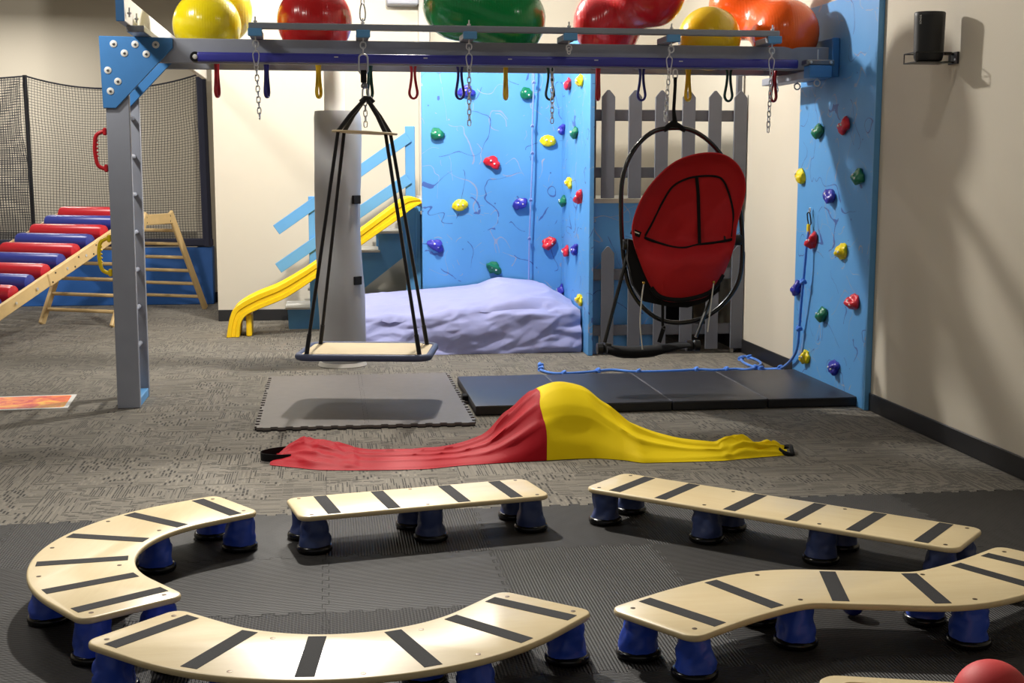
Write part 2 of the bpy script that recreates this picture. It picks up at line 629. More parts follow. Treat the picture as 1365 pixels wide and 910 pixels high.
struct(MB().box(XR, XR + .15, -1, 16.6, -.1, 3.75).build('wall_right', K['wall'], None, 0), 'cream painted wall along the right side')
struct(MB().box(-1.02, XR, 12.3, 16.6, -.1, 3.75).build('wall_back', K['wall'], None, 0), 'bright cream wall behind the slide and climbing panels')
struct(MB().box(-6, -1.02, 16.6, 16.75, -.1, 3.75).build('wall_far', K['wall'], None, 0), 'cream wall far behind the netted trampoline')
struct(MB().box(-6.15, -6, -1, 16.75, -.1, 3.75).build('wall_left', K['wall'], None, 0), 'cream wall on the left')
struct(MB().box(-6.15, XR + .15, -1, 16.75, 3.75, 3.9).build('ceiling', K['ceiling'], None, 0), 'pale ceiling')
struct(MB().box(-1.36, -1.02, 14.05, 16.6, 0, 3.75).build('wall_pilaster', K['wall'], None, 0), 'shaded cream wall return beside the trampoline')
def baseb(name, x0, x1, y0, y1, lab):
    struct(MB().box(x0, x1, y0, y1, 0, .105, .004).build(name, K['baseboard'], None, 0), lab)
baseb('baseboard_right', XR - .012, XR, -1, 12.3, 'black vinyl baseboard along the right wall')
baseb('baseboard_back', -1.02, XR - .012, 12.288, 12.3, 'black vinyl baseboard below the cream back wall')
baseb('baseboard_pilaster', -1.36, -1.02, 14.038, 14.05, 'black baseboard on the wall return')
struct(MB().box(.84, .94, 12.2, 12.3, .11, 3.75, .004).build('trim_1', K['column'], None, 0), 'pale vertical trim on the back wall')
o = MB().box(.55, .835, 12.1, 12.3, 2.86, 3.2, .01).build('wall_box', K['boxgrey'])
tag(o, 'grey metal box high on the cream back wall above the rack', 'wall box')

# ------------------------------------------------------------------ foam floor
def jig_outline(T, N=13, d=.011, gap=.0007):
    """square tile outline; top/right teeth out, bottom/left take the neighbour's teeth"""
    def side(n):
        out = []
        p = T / n
        for k in range(n):
            a = k * p
            s = 1 if k % 2 else -1
            for (u, v) in ((.06, .5), (-.06, 1.), (1.06, 1.), (.94, .5)):
                out.append((a + u * p, s * d * (2 * v - 1)))
        return out
    sd = side(N)
    m = .035
    sd = [(m + u * (T - 2 * m) / T, v) for u, v in sd]
    sd = [(m * .8, 0)] + sd + [(T - m * .8, 0)]
    pts = []
    h = T / 2
    pts.append((-h + gap, -h + gap))
    for u, v in sd:
        pts.append((-h + u, -h + v + gap))
    pts.append((h - gap, -h + gap))
    for u, v in sd:
        pts.append((h + v - gap, -h + u))
    pts.append((h - gap, h - gap))
    for u, v in reversed(sd):
        pts.append((-h + u, h + v - gap))
    pts.append((-h + gap, h - gap))
    for u, v in reversed(sd):
        pts.append((-h + v + gap, -h + u))
    return pts
def foam_mesh(name, T, th, mat):
    mb = MB()
    mb.prism([(x, y, 0) for x, y in jig_outline(T)], (0, 0, th))
    return mb.mesh(name, mat, 0)
fm = thing('foam_tile_mat', 'black ridged interlocking foam mat under the balance planks', 'foam mat', (0, 4.7, 0))
ft = foam_mesh('foam_tile', TS, .012, K['foam'])
for i in range(-4, 5):
    for j in range(-4, 1):
        x0, y0 = -.031 + i * TS, 4.707 + j * TS
        if x0 + TS > XR:
            continue
        o = inst('foam_tile', ft, fm, (x0 + TS / 2, y0 + TS / 2 - 4.7, .0005 + random.uniform(0, .0012)), 0)
gm = thing('grey_foam_mat', 'pale grey interlocking foam mat below the platform swing', 'foam mat', (.19, 8.0, 0))
gt = foam_mesh('foam_tile', .597, .014, K['foam_grey'])
gb = foam_mesh('foam_tile_underside', .597, .006, K['padedge'])
for i in range(2):
    for j in range(3):
        lx, ly = -.597 / 2 + i * .597, -.887 + .597 / 2 + j * .585
        o = inst('foam_tile', gt, gm, (lx + .0, ly, .007), 0)
        u_ = inst('tile_underside', gb, o, (0, -.004, -.0062), 0)

# ------------------------------------------------------------------ balance planks
def plank_outline_from_path(path, W, rc):
    """path: list of (x, y, heading); returns closed outline with rounded ends"""
    L = [(x - math.sin(a) * W, y + math.cos(a) * W) for x, y, a in path]
    R = [(x + math.sin(a) * W, y - math.cos(a) * W) for x, y, a in path]
    def corner(p, d1, d2):
        # p is the square corner, d1 direction arriving, d2 direction leaving
        out = []
        c = Vector(p) - Vector(d1) * rc + Vector(d2) * rc
        for k in range(7):
            t = k / 6 * PI / 2
            out.append(tuple(c + Vector(d1) * rc * math.sin(t) - Vector(d2) * rc * math.cos(t)))
        return out
    def trim(pl, a0, a1):
        s = Vector(pl[0]); e = Vector(pl[-1])
        return [q for q in pl if (Vector(q) - s).length > rc * 1.02 and (Vector(q) - e).length > rc * 1.02]
    x, y, a = path[-1]
    d = (math.cos(a), math.sin(a)); nl = (-math.sin(a), math.cos(a)); nr = (math.sin(a), -math.cos(a))
    x0, y0, a0 = path[0]
    d0 = (-math.cos(a0), -math.sin(a0)); nl0 = (-math.sin(a0), math.cos(a0)); nr0 = (math.sin(a0), -math.cos(a0))
    out = trim(R, 0, 0)
    out += corner(R[-1], d, nl)
    out += corner(L[-1], nl, (-d[0], -d[1]))
    out += list(reversed(trim(L, 0, 0)))
    out += corner(L[0], d0, nr0)
    out += corner(R[0], nr0, (-d0[0], -d0[1]))
    return out
def rounded_slab(outline, z0, z1, r=.007):
    mb = MB()
    n = len(outline)
    P = [Vector((p[0], p[1])) for p in outline]
    nor = []
    for i in range(n):
        t = (P[(i + 1) % n] - P[i - 1]).normalized()
        nor.append(Vector((t.y, -t.x)))
    # outward check
    area = sum(P[i].x * P[(i + 1) % n].y - P[(i + 1) % n].x * P[i].y for i in range(n))
    sg = 1 if area > 0 else -1
    rings = []
    for ins, z in ((r, z0), (r * .3, z0 + r * .3), (0, z0 + r), (0, z1 - r), (r * .3, z1 - r * .3), (r, z1)):
        rings.append([(P[i].x - sg * nor[i].x * ins, P[i].y - sg * nor[i].y * ins, z) for i in range(n)])
    mb.ring_loft(rings)
    return mb
def arc_path(n=48, Ls=.21, R=.6253, phi=1.5947):
    P = [(0., 0., phi / 2)]
    Lt = 2 * Ls + R * phi
    ds = Lt / n
    x = y = 0.
    for i in range(n):
        s = (i + .5) * ds
        a = phi / 2 if s < Ls else (-phi / 2 if s > Lt - Ls else phi / 2 - (s - Ls) / R)
        x += ds * math.cos(a); y += ds * math.sin(a)
        P.append((x, y, a))
    return [(px - x / 2, py, a) for px, py, a in P]
def s_path():
    c = catmull([(v[0], v[1], 0) for v in ((.875, 3.465), (1.12, 3.625), (1.361, 3.725), (1.597, 3.69), (1.833, 3.652), (2.07, 3.75), (2.32, 3.91))], 8)
    out = []
    for i, q in enumerate(c):
        a = c[min(i + 1, len(c) - 1)] - c[max(i - 1, 0)]
        out.append((q.x - 1.597, q.y - 3.69, math.atan2(a.y, a.x)))
    return out
def at_frac(path, f):
    L = [0]
    for a, b in zip(path, path[1:]):
        L.append(L[-1] + math.hypot(b[0] - a[0], b[1] - a[1]))
    t = f * L[-1]
    for i in range(len(path) - 1):
        if L[i + 1] >= t - 1e-9:
            k = (t - L[i]) / (L[i + 1] - L[i])
            return tuple(path[i][q] + (path[i + 1][q] - path[i][q]) * k for q in range(3))
    return path[-1]
def leg_mesh(seed, mat):
    """crumpled fabric sleeve, standing from 0.018 up to the underside of the board"""
    mb = MB()
    n = 28
    rows = []
    H0, H1 = .016, .1425
    for k in range(15):
        t = k / 14
        z = H0 + (H1 - H0) * t
        r = .0600 - .0135 * t
        row = []
        for j in range(n):
            a = 2 * PI * j / n
            f = noise.noise(Vector((math.cos(a) * 1.1 + seed * 3.1, math.sin(a) * 1.1, t * 1.6 + seed)))
            cr = 1 - min(1, abs(noise.noise(Vector((math.cos(a) * 1.5 + seed, math.sin(a) * 1.5 + 5, t * 2.2 + a * .2)))) * 4)
            env = min(1, t * 3 + .1)
            rr = r + .012 * f * env - .009 * cr * env * (1 - .4 * t)
            row.append((rr * math.cos(a), rr * math.sin(a), z))
        rows.append(row)
    mb.ring_loft(rows)
    return mb.mesh('leg', mat, 80)
foot_me = MB().lathe([(.050, 0), (.0625, .002), (.0665, .009), (.0665, .019), (.064, .026), (.058, .029), (.03, .029)], (0, 0, 0), 26).mesh('foot', K['rubber'], 60)
legs = {'royal': [leg_mesh(s, K['legblue']) for s in (1, 2, 3, 4)], 'navy': [leg_mesh(s, K['legnavy']) for s in (5, 6, 7, 8)]}
screw_me = MB().lathe([(.0035, .0), (.0075, .0), (.0075, .0008), (.0035, .0012)], (0, 0, 0), 12).mesh('screw', K['screw'], 30)
ZT = .160
def plank(label, T, path, W, strips, screws, legspots, kind, sl, group='sensory balance planks'):
    root = thing('balance_plank', label, 'balance plank', (T[0], T[1], 0), group)
    root.rotation_euler = (0, 0, T[2])
    me = rounded_slab(plank_outline_from_path(path, W, .045), ZT - .02, ZT).mesh('board', K['birch'], 50)
    inst('board', me, root)
    sm = MB().box(-.025, .025, -sl / 2, sl / 2, 0, .0011).mesh('grip_strip', K['grit'], 0)
    for f, dv in strips:
        x, y, a = at_frac(path, f)
        inst('grip_strip', sm, root, (x - math.sin(a) * dv, y + math.cos(a) * dv, ZT - .0002), a)
    for f, v in screws:
        x, y, a = at_frac(path, f)
        inst('screw', screw_me, root, (x - math.sin(a) * v, y + math.cos(a) * v, ZT - .0001), a)
    for f, v in legspots:
        x, y, a = at_frac(path, f)
        lg = inst('leg', random.choice(legs[kind]), root, (x - math.sin(a) * v, y + math.cos(a) * v, .0142), random.uniform(0, 6.28), scale=(1, 1, .885))
        inst('foot', foot_me, lg, (0, 0, 0), 0)
    return root
ap = arc_path()
astr = [(.065, 0), (.21, 0), (.385, 0), (.575, 0), (.755, 0), (.935, 0)]
ascr = [(.03, .115), (.03, -.115), (.305, .13), (.32, -.115), (.69, .13), (.68, -.115), (.97, .115), (.97, -.115)]
alegs = [(.04, .105), (.04, -.105), (.3, .105), (.32, -.1), (.7, .105), (.68, -.1), (.96, .105), (.96, -.105)]
plank('curved birch balance plank at the far left, on royal blue legs', (-.467, 4.377, 1.3886), ap, .166, astr, ascr + [(.49, .135)], alegs, 'royal', .285)
plank('curved birch balance plank nearest the camera, bowing towards the bottom edge', (.028, 3.672, -3.1008), ap, .166, astr, ascr + [(.49, .135)], alegs, 'royal', .285)
def straight(L, n=14):
    return [(-L / 2 + L * k / n, 0, 0) for k in range(n + 1)]
plank('short straight birch balance plank on navy legs in front of the red cloth', (.328, 4.966, math.radians(11.9)), straight(.985), .150,
      [(.135, 0), (.365, 0), (.645, 0), (.86, 0)],
      [(.05, .125), (.05, -.125), (.5, .125), (.5, -.125), (.95, .125), (.95, -.125)],
      [(.065, .095), (.065, -.095), (.5, .095), (.52, -.095), (.935, .095), (.935, -.095)], 'navy', .272)
plank('long straight birch balance plank on navy legs slanting towards the right wall', (1.637, 4.638, math.radians(-43.0)), straight(1.475), .158,
      [(.09, 0), (.228, 0), (.425, 0), (.59, 0), (.748, 0), (.912, 0)],
      [(.035, .125), (.035, -.125), (.35, .125), (.35, -.125), (.66, .125), (.66, -.125), (.965, .125), (.965, -.125)],
      [(.045, .1), (.045, -.1), (.35, .1), (.35, -.1), (.66, .1), (.66, -.1), (.955, .1), (.955, -.1)], 'navy', .285)
sp = s_path()
plank('wavy birch balance plank on royal blue legs at the lower right', (1.597, 3.69, 0), sp, .166,
      [(.085, 0), (.25, 0), (.445, 0), (.618, 0), (.80, 0), (.915, 0)],
      [(.035, .115), (.035, -.115), (.335, .125), (.335, -.125), (.665, .125), (.665, -.125), (.965, .115), (.965, -.115)],
      [(.045, .105), (.045, -.105), (.335, .105), (.335, -.105), (.665, .105), (.665, -.105), (.955, .105), (.955, -.105)], 'royal', .285)

# small blue ball below the wavy plank, wooden tray and red ball at the lower right edge
o = MB().uv((1.63, 3.84, .0505), .036, .036, .036).build('small_ball', K['ball_royal'], None, 80)
tag(o, 'small royal blue ball lying under the wavy plank', 'ball')
tray = thing('wooden_tray', 'birch tray with a raised rounded rim at the bottom right edge', 'tray', (1.604, 3.0, 0))
def rrect(cx, cy, w, h, r, ang, n=6):
    out = []
    for qx, qy, a0 in ((1, 1, 0), (-1, 1, PI / 2), (-1, -1, PI), (1, -1, 3 * PI / 2)):
        for k in range(n + 1):
            a = a0 + k / n * PI / 2
            x = qx * (w / 2 - r) + r * math.cos(a)
            y = qy * (h / 2 - r) + r * math.sin(a)
            out.append((cx + x * math.cos(ang) - y * math.sin(ang), cy + x * math.sin(ang) + y * math.cos(ang)))
    return out
ta = math.radians(-16.4)
tc = (1.604, 3.0)
rounded_slab(rrect(tc[0], tc[1], .74, .36, .05, ta), .022, .038, .005).build('base_board', K['birch'], tray)
mb = MB()
oR, iR, gR = rrect(tc[0], tc[1], .74, .36, .05, ta), rrect(tc[0], tc[1], .64, .27, .04, ta), rrect(tc[0], tc[1], .60, .23, .03, ta)
mb.ring_loft([[(x, y, z) for x, y in rr] for rr, z in ((oR, .0385), (oR, .057), (rrect(tc[0], tc[1], .73, .35, .05, ta), .062), (iR, .062), (iR, .05), (gR, .0385))], True, False)
mb.build('rim', K['birch'], tray)
for sx in (-.3, .3):
    for sy in (-.12, .12):
        x = tc[0] + sx * math.cos(ta) - sy * math.sin(ta); y = tc[1] + sx * math.sin(ta) + sy * math.cos(ta)
        MB().lathe([(.03, .0138), (.032, .017), (.028, .022)], (x, y, 0), 14).build('leg', K['rubber'], tray)
o = MB().uv((1.60, 2.90, .133), .094, .094, .094, 40, 24).build('rubber_ball', K['rubberred'], None, 80)
tag(o, 'matte red rubber ball resting in the birch tray', 'ball')

# ------------------------------------------------------------------ black folding mat
bmx = [.815, 1.398, 1.981, 2.564, 3.125]
fmat = thing('folding_mat', 'black vinyl four panel folding mat lying beside the right climbing panel', 'gym mat', (1.97, 7.9, 0))
for k in range(4):
    x0, x1 = bmx[k] + .003, bmx[k + 1] - .003
    mb = MB()
    mb.box(x0, x1, 7.395, 8.475, .004, .060, .009, 2)
    b = mb.bm
    bmesh.ops.subdivide_edges(b, edges=[e for e in b.edges if abs((e.verts[0].co - e.verts[1].co).x) > .3], cuts=6, use_grid_fill=True)
    for v in b.verts:
        if v.co.z > .03:
            v.co.z += .0025 * noise.noise(Vector((v.co.x * 6, v.co.y * 5, k)))
    pn = mb.build('panel', K['padblack'], fmat, 40)
    MB().box(x0 + .003, x1 - .003, 7.3925, 7.396, .010, .052).build('side_gusset', K['padedge'], pn, 0)
for k in (1, 2, 3):
    MB().box(bmx[k] - .006, bmx[k] + .006, 7.41, 8.46, .045, .0592).build('hinge_seam', K['seam'], fmat, 0)
MB().box(.785, .82, 7.80, 7.88, .015, .05, .006).build('fastener_tab', K['blackcloth'], fmat)

# ------------------------------------------------------------------ stretchy sock with a hump
yf = [(-.27, 6.28), (-.05, 6.14), (.2, 6.105), (.41, 6.095), (.63, 6.15), (.93, 6.19), (1.25, 6.21), (1.405, 6.16), (1.5, 6.085), (1.87, 6.08), (2.0, 6.11), (2.24, 6.16)]
wd = [(-.27, .22), (-.2, .5), (-.08, .58), (.06, .5), (.2, .42), (.55, .42), (.75, .5), (.95, .58), (1.15, .6), (1.35, .56), (1.55, .5), (1.75, .40), (1.9, .30), (2.0, .28), (2.12, .2), (2.25, .16)]
hh = [(-.27, .015), (-.2, .045), (-.08, .068), (.06, .05), (.2, .042), (.58, .045), (.74, .075), (.877, .175), (.973, .262), (1.05, .314), (1.147, .337), (1.263, .315), (1.362, .24), (1.509, .128), (1.654, .08), (1.798, .058), (1.93, .055), (2.0, .075), (2.07, .066), (2.1, .045), (2.18, .05), (2.25, .02)]
def sock(name, x0, x1, mat, nx, parent, off=0):
    P = []
    for i in range(nx + 1):
        x = x0 + (x1 - x0) * i / nx
        w = interp(wd, x); h = interp(hh, x); y0 = interp(yf, x)
        hump = max(0, min(1, (h - .06) / .25))
        row = []
        for j in range(45):
            t = j / 44
            pw = .62 + .25 * (1 - hump)
            z = h * max(0, math.sin(PI * t)) ** pw
            y = y0 + w * t
            # folds run along the cloth and fan out towards the hump
            amp = .007 + .021 * min(1, max(0, 1 - abs(h - .17) / .15))
            q = t + .05 * noise.noise(Vector((x * 2.4, t * 2.0, 3)))
            if x < 1.04:
                ph = q * 21 + (x - .95) * 2.2
            else:
                ph = q * 17 - (x - 1.2) * 1.8
            env = max(0, math.sin(PI * t)) ** .6
            fold = (1 - abs(math.sin(ph))) ** 1.6
            if x > 1.02:
                amp *= min(1, .25 + max(0, x - 1.2) * 3)
            oy, oz = (t - .5) * w, z + .02
            ol = math.hypot(oy, oz) or 1
            dd = 1.35 * amp * (fold - .25) * env
            y += oy / ol * dd
            z += oz / ol * dd
            if 1.02 < x < 1.4:
                # seam across the back and the tuck below it
                z -= .010 * math.exp(-((t - .17 - .05 * (x - 1.04)) / .02) ** 2)
                y += .03 * math.exp(-((t - .08) / .07) ** 2) * math.sin((x - 1.02) / .38 * PI)
            endy = 0
            if x < .12 or x > 1.9:
                c = noise.noise(Vector((x * 9, t * 5, 1))) + .5 * noise.noise(Vector((x * 21, t * 11, 4)))
                z += .028 * abs(c) * env
                y += .02 * c * env
            xx = x + (.022 * noise.noise(Vector((t * 6, 2, x * 3))) if (i == 0 or i == nx) else 0)
            if x < -.15:
                xx -= .10 * max(0, .35 - t) * ((-.15 - x) / .12)
            row.append(Vector((xx, y, max(.003, z + off))))
        # underside
        row2 = [Vector((row[0].x, row[-1 - 3 * q].y if q else row[-1].y - .002, .002)) for q in range(0, 15)]
        P.append(row + [Vector((row[k].x, row[k].y, .0015)) for k in range(41, 2, -3)])
    mb = MB()
    mb.ring_loft(P)
    return mb.build(name, mat, parent, 75)
sk = thing('stretch_sock', 'red and yellow stretchy cloth tube with a hump lying on the carpet', 'sensory sock', (1.0, 6.4, 0))
XS = 1.035
sock('red_half', -.27, XS, K['redcloth'], 90, sk)
sock('yellow_half', XS, 2.25, K['yellowcloth'], 90, sk)
# strap loop on the red end and dark opening on the yellow end
lp = catmull([(-.22, 6.52, .022), (-.30, 6.46, .026), (-.345, 6.41, .024), (-.335, 6.36, .022), (-.27, 6.335, .02), (-.2, 6.34, .02)], 6)
P = [[(q.x, q.y, .003), (q.x, q.y, .040)] for q in lp]
mb = MB()
rings = []
for i, q in enumerate(lp):
    t = (lp[min(i + 1, len(lp) - 1)] - lp[max(i - 1, 0)]).normalized()
    n_ = Vector((-t.y, t.x, 0)) * .0015
    rings.append([q - n_ + Vector((0, 0, -.018)), q + n_ + Vector((0, 0, -.018)), q + n_ + Vector((0, 0, .020)), q - n_ + Vector((0, 0, .020))])
mb.ring_loft(rings)
mb.build('strap_loop', K['blackcloth'], sk)
mb = MB()
ring = []
for k in range(20):
    a = 2 * PI * k / 20
    ring.append((2.255 + .035 * math.cos(a) + .008 * math.sin(3 * a), 6.235 + .085 * math.sin(a), .016 + .010 * math.cos(2 * a)))
mb.tube(ring, .011, 8, True)
mb.build('end_binding', K['blackcloth'], sk)

# ------------------------------------------------------------------ lava print on the floor
lv = thing('floor_print', 'orange and red lava print with white border on the carpet', 'floor print', (-1.95, 8.17, 0))
rot = math.radians(4)
def rq(cx, cy, w, h, a, z0, z1):
    m = Matrix.Translation((cx, cy, (z0 + z1) / 2)) @ Matrix.Rotation(a, 4, 'Z') @ Matrix.Diagonal((w, h, z1 - z0, 1))
    return MB().mbox(m, .0006)
rq(-1.955, 8.16, .78, .47, rot, .0003, .004).build('border', K['white'], lv, 0)
rounded_slab(rrect(-1.955, 8.16, .73, .42, .03, rot), .0035, .0046, .0003).build('lava_field', K['lava'], lv, 0)

# ------------------------------------------------------------------ monkey bar frame
fr = thing('monkey_bar_frame', 'grey timber monkey bar frame with blue gusset plates', 'gym frame', (-1.19, 8.12, 0))
YF, YBk = 7.90, 8.30
def bx(name, mat, par, *a, **k):
    return MB().box(*a, **k).build(name, mat, par)
bx('front_beam', K['grey'], fr, -1.255, 3.075, YF, YF + .04, 2.012, 2.152, bev=.004)
bx('rear_beam', K['grey'], fr, -1.255, 3.075, YBk, YBk + .04, 2.005, 2.152, bev=.004)
bx('front_post', K['grey'], fr, -1.255, -1.124, YF, YF + .04, 0, 2.012, bev=.004)
bx('rear_post', K['grey'], fr, -1.255, -1.124, YBk, YBk + .04, 0, 2.005, bev=.004)
bx('foot_plate', K['lightblue'], fr, -1.25, -1.128, YF + .04, YBk, .0, .055, bev=.004)
for k in range(8):
    z = .34 + k * .228
    MB().cyl((-1.165, YF + .04, z), (-1.165, YBk, z), .014, 10).build('ladder_rung', K['grey'], fr)
def gusset(y, name):
    pts = [(-1.277, 2.157), (-.868, 2.152), (-.868, 2.095), (-1.196, 1.752), (-1.268, 1.752)]
    g = MB().prism([(x, y, z) for x, z in pts], (0, .018, 0))
    bmesh.ops.bevel(g.bm, geom=[e for e in g.bm.edges], offset=.003, segments=1, affect='EDGES')
    return g.build(name, K['blue'], fr)
g1 = gusset(YF - .018, 'gusset_plate')
g2 = gusset(YBk - .018, 'gusset_plate')
wm = MB().lathe([(.0205, 0), (.0205, .0022), (.0195, .003)], (0, 0, 0), 18, 'y').mesh('washer', K['white'], 40)
bmh = MB().lathe([(.0075, .003), (.0075, .006), (.004, .0075)], (0, 0, 0), 10, 'y').mesh('bolt_head', K['darksteel'], 40)
base = ROOT[fr.name]
for x, z in ((-1.196, 2.113), (-1.077, 2.112), (-.962, 2.111), (-1.138, 2.062), (-1.017, 2.058), (-1.233, 1.965), (-1.180, 1.903), (-1.223, 1.848)):
    w_ = inst('washer', wm, g1, Vector((x, YF - .018, z)) - base)
    inst('bolt_head', bmh, w_)
# indigo trolley tube along the front beam
mb = MB()
mb.box(-.735, 2.86, YF - .045, YF - .002, 2.018, 2.073, .014, 3)
tube = mb.build('trolley_tube', K['navytube'], fr, 40)
MB().lathe([(.030, 0), (.031, .012), (.028, .02)], (-.742, YF - .022, 2.045), 20, 'y').build('end_cap', K['rubber'], tube)
MB().lathe([(.014, .02), (.014, .026), (.008, .032)], (-.742, YF - .022, 2.045), 14, 'y').build('end_bolt', K['white'], tube)
for x in (.06, .58, 1.08, 1.60, 2.12):
    MB().box(x - .012, x + .012, YF - .0475, YF - .044, 2.050, 2.056, .001).build('slot_plate', K['steel'], tube)
# overhead bars between the beams
LX = [-.643, -.352, -.045, .262, .524, .808, 1.09, 1.365, 1.667, 1.943, 2.24, 2.502, 2.796]
for x in LX:
    MB().cyl((x, YF + .04, 2.045), (x, YBk, 2.045), .015, 12).build('overhead_bar', K['rail_grey'], fr)
# cross blocks with blue ends, eye bolts and the upper rail
BXs = [-.392, .213, .824, 1.412, 2.027, 2.646]
for i, x in enumerate(BXs):
    MB().box(x - .036, x + .036, 7.70, 7.943, 2.153, 2.19, .004).build('cross_block', K['grey'], fr)
    MB().box(x - .040, x + .040, 7.672, 7.702, 2.15, 2.193, .004).build('cross_block_end', K['lightblue'], fr)
    mb = MB()
    mb.cyl((x, 7.735, 2.125), (x, 7.735, 2.262), .0045, 8)
    mb.torus(Matrix.Translation((x, 7.735, 2.112)), .016, .0042, .006)
    mb.lathe([(.011, 2.231), (.011, 2.24)], (x, 7.735, 0), 8)
    mb.build('eye_bolt', K['steel'], fr)
MB().box(-.43, 2.685, 7.71, 7.76, 2.193, 2.228, .005).build('upper_rail', K['rail_grey'], fr)
# the end joist on the left, running back to the wall
MB().box(-1.105, -1.062, 7.41, 12.28, 2.192, 2.335, .003).build('end_joist', K['column'], fr)
MB().box(-1.106, -1.061, 7.40, 7.412, 2.191, 2.336, .003).build('joist_end', K['blue'], fr)
MB().box(-1.085, -.99, 7.62, 8.36, 2.156, 2.192, .004).build('joist_packer', K['rail_grey'], fr)
for y in (7.47, 7.75):
    mb = MB()
    mb.cyl((-1.045, y, 2.22), (-1.045, y, 2.27), .005, 8)
    mb.lathe([(.012, 2.235), (.012, 2.245)], (-1.045, y, 0), 8)
    mb.build('joist_bolt', K['steel'], fr)
# right end: bearing block on the wall panel, hanger board below the beams
MB().box(3.065, 3.112, 7.84, 8.4, 1.97, 2.205, .004).build('wall_bearer', K['blue'], fr)
hb = MB().box(2.885, 3.005, 7.80, 8.62, 1.957, 2.002, .003).build('hanger_board', K['grey'], fr)
MB().box(2.872, 3.012, 7.70, 7.80, 1.955, 2.028, .004).build('hanger_end', K['blue'], hb)
MB().box(2.855, 3.03, 7.705, 7.80, 2.0285, 2.062, .006).build('hanger_clamp', K['darksteel'], hb)
for y, xx in ((7.75, 2.94), (8.12, 2.95), (8.45, 2.93)):
    mb = MB()
    mb.cyl((xx, y, 1.945), (xx, y, 1.958), .004, 8)
    mb.torus(Matrix.Translation((xx, y, 1.926)) @ Matrix.Rotation(.7 if y > 8.2 else 0, 4, 'Z'), .019, .0045)
    mb.build('eye_bolt', K['steel'], hb)
MB().cyl((2.94, 7.75, 2.06), (2.94, 7.75, 2.125), .0045, 8).build('clamp_rod', K['steel'], hb)
for xx in (2.88, 3.005):
    MB().lathe([(.009, 0), (.009, .006), (.005, .009)], (xx, 7.705, 2.046), 10, 'y').build('clamp_bolt', K['steel'], hb)

# grips on the left post
def grip(mat, zc, h, label):
    x0 = -1.257
    root = thing('hand_grip', label, 'hand grip', (x0, 7.92, zc))
    pts = catmull([(x0 - .006, 7.92, zc + h / 2 - .02), (x0 - .03, 7.92, zc + h / 2 - .022), (x0 - .062, 7.92, zc + h / 2 - .045), (x0 - .072, 7.92, zc + .02), (x0 - .070, 7.92, zc - .03), (x0 - .058, 7.92, zc - h / 2 + .04), (x0 - .03, 7.92, zc - h / 2 + .02), (x0 - .006, 7.92, zc - h / 2 + .02)], 6)
    MB().tube(pts, .0115, 10).build('handle_bar', mat, root, 60)
    for k in range(5):
        z = zc - .035 + k * .022
        MB().ico((x0 - .058, 7.92, z), .007, .008, .007, 1).build('finger_ridge', mat, root, 80)
    for sg in (1, -1):
        MB().box(x0 - .022, x0 - .001, 7.902, 7.938, zc + sg * (h / 2 - .02) - .022, zc + sg * (h / 2 - .02) + .022, .006).build('mounting_foot', mat, root)
grip(K['redplastic'], 1.515, .25, 'red plastic hand grip on the left post of the frame')
grip(K['yellowplastic'], .905, .24, 'yellow plastic hand grip low on the left post of the frame')

# ------------------------------------------------------------------ strap loops
def loop_mesh(key, tw):
    half = [(0, .025), (.013, .022), (.022, .01), (.022, -.006), (.014, -.03), (.011, -.06), (.014, -.10), (.021, -.14), (.027, -.17), (.026, -.19), (.016, -.207)]
    pts = [(x, 0, z) for x, z in half] + [(0, 0, -.213)] + [(-x, 0, z) for x, z in reversed(half[1:])]
    pts = catmull(pts, 3, True)
    return MB().tube(pts, .0072, 8, True, 1.6).mesh('strap_loop', K['loop_' + key], 70)
loop_m = {k: loop_mesh(k, 0) for k in LC}
seq = [('red', 1.3, 'red strap loop under the beam nearest the left gusset plate'), ('navy', 1.25, 'navy strap loop under the beam between the first red and first yellow loops'),
       ('yellow', 1.1, 'yellow strap loop hanging in front of the pale grey column'), ('green', 1.0, 'dark green strap loop right behind the platform swing ropes'),
       ('red', .45, 'red strap loop just left of the blue back climbing panel'), ('navy', .4, 'navy strap loop hanging before a blue hold on the back panel'),
       ('yellow', 1.2, 'yellow strap loop hanging in front of the back climbing panel'), ('green', .3, 'dark green strap loop behind a chain above the yellow hold'),
       ('red', 1.15, 'red strap loop at the left end of the upper picket fence'), ('navy', .35, 'navy strap loop left of the red pod chair hanging'),
       ('yellow', .75, 'yellow strap loop right of the red pod chair hanging'), ('green', .25, 'dark green strap loop above the last pickets of the fence'),
       ('red', .6, 'red strap loop behind the last chain on the right')]
for x, (c, rz, lab) in zip(LX, seq):
    o = inst('strap_loop', loop_m[c], None, (x, 8.12, 2.045), rz)
    tag(o, lab, 'strap loop', 'strap loops under the monkey bars')

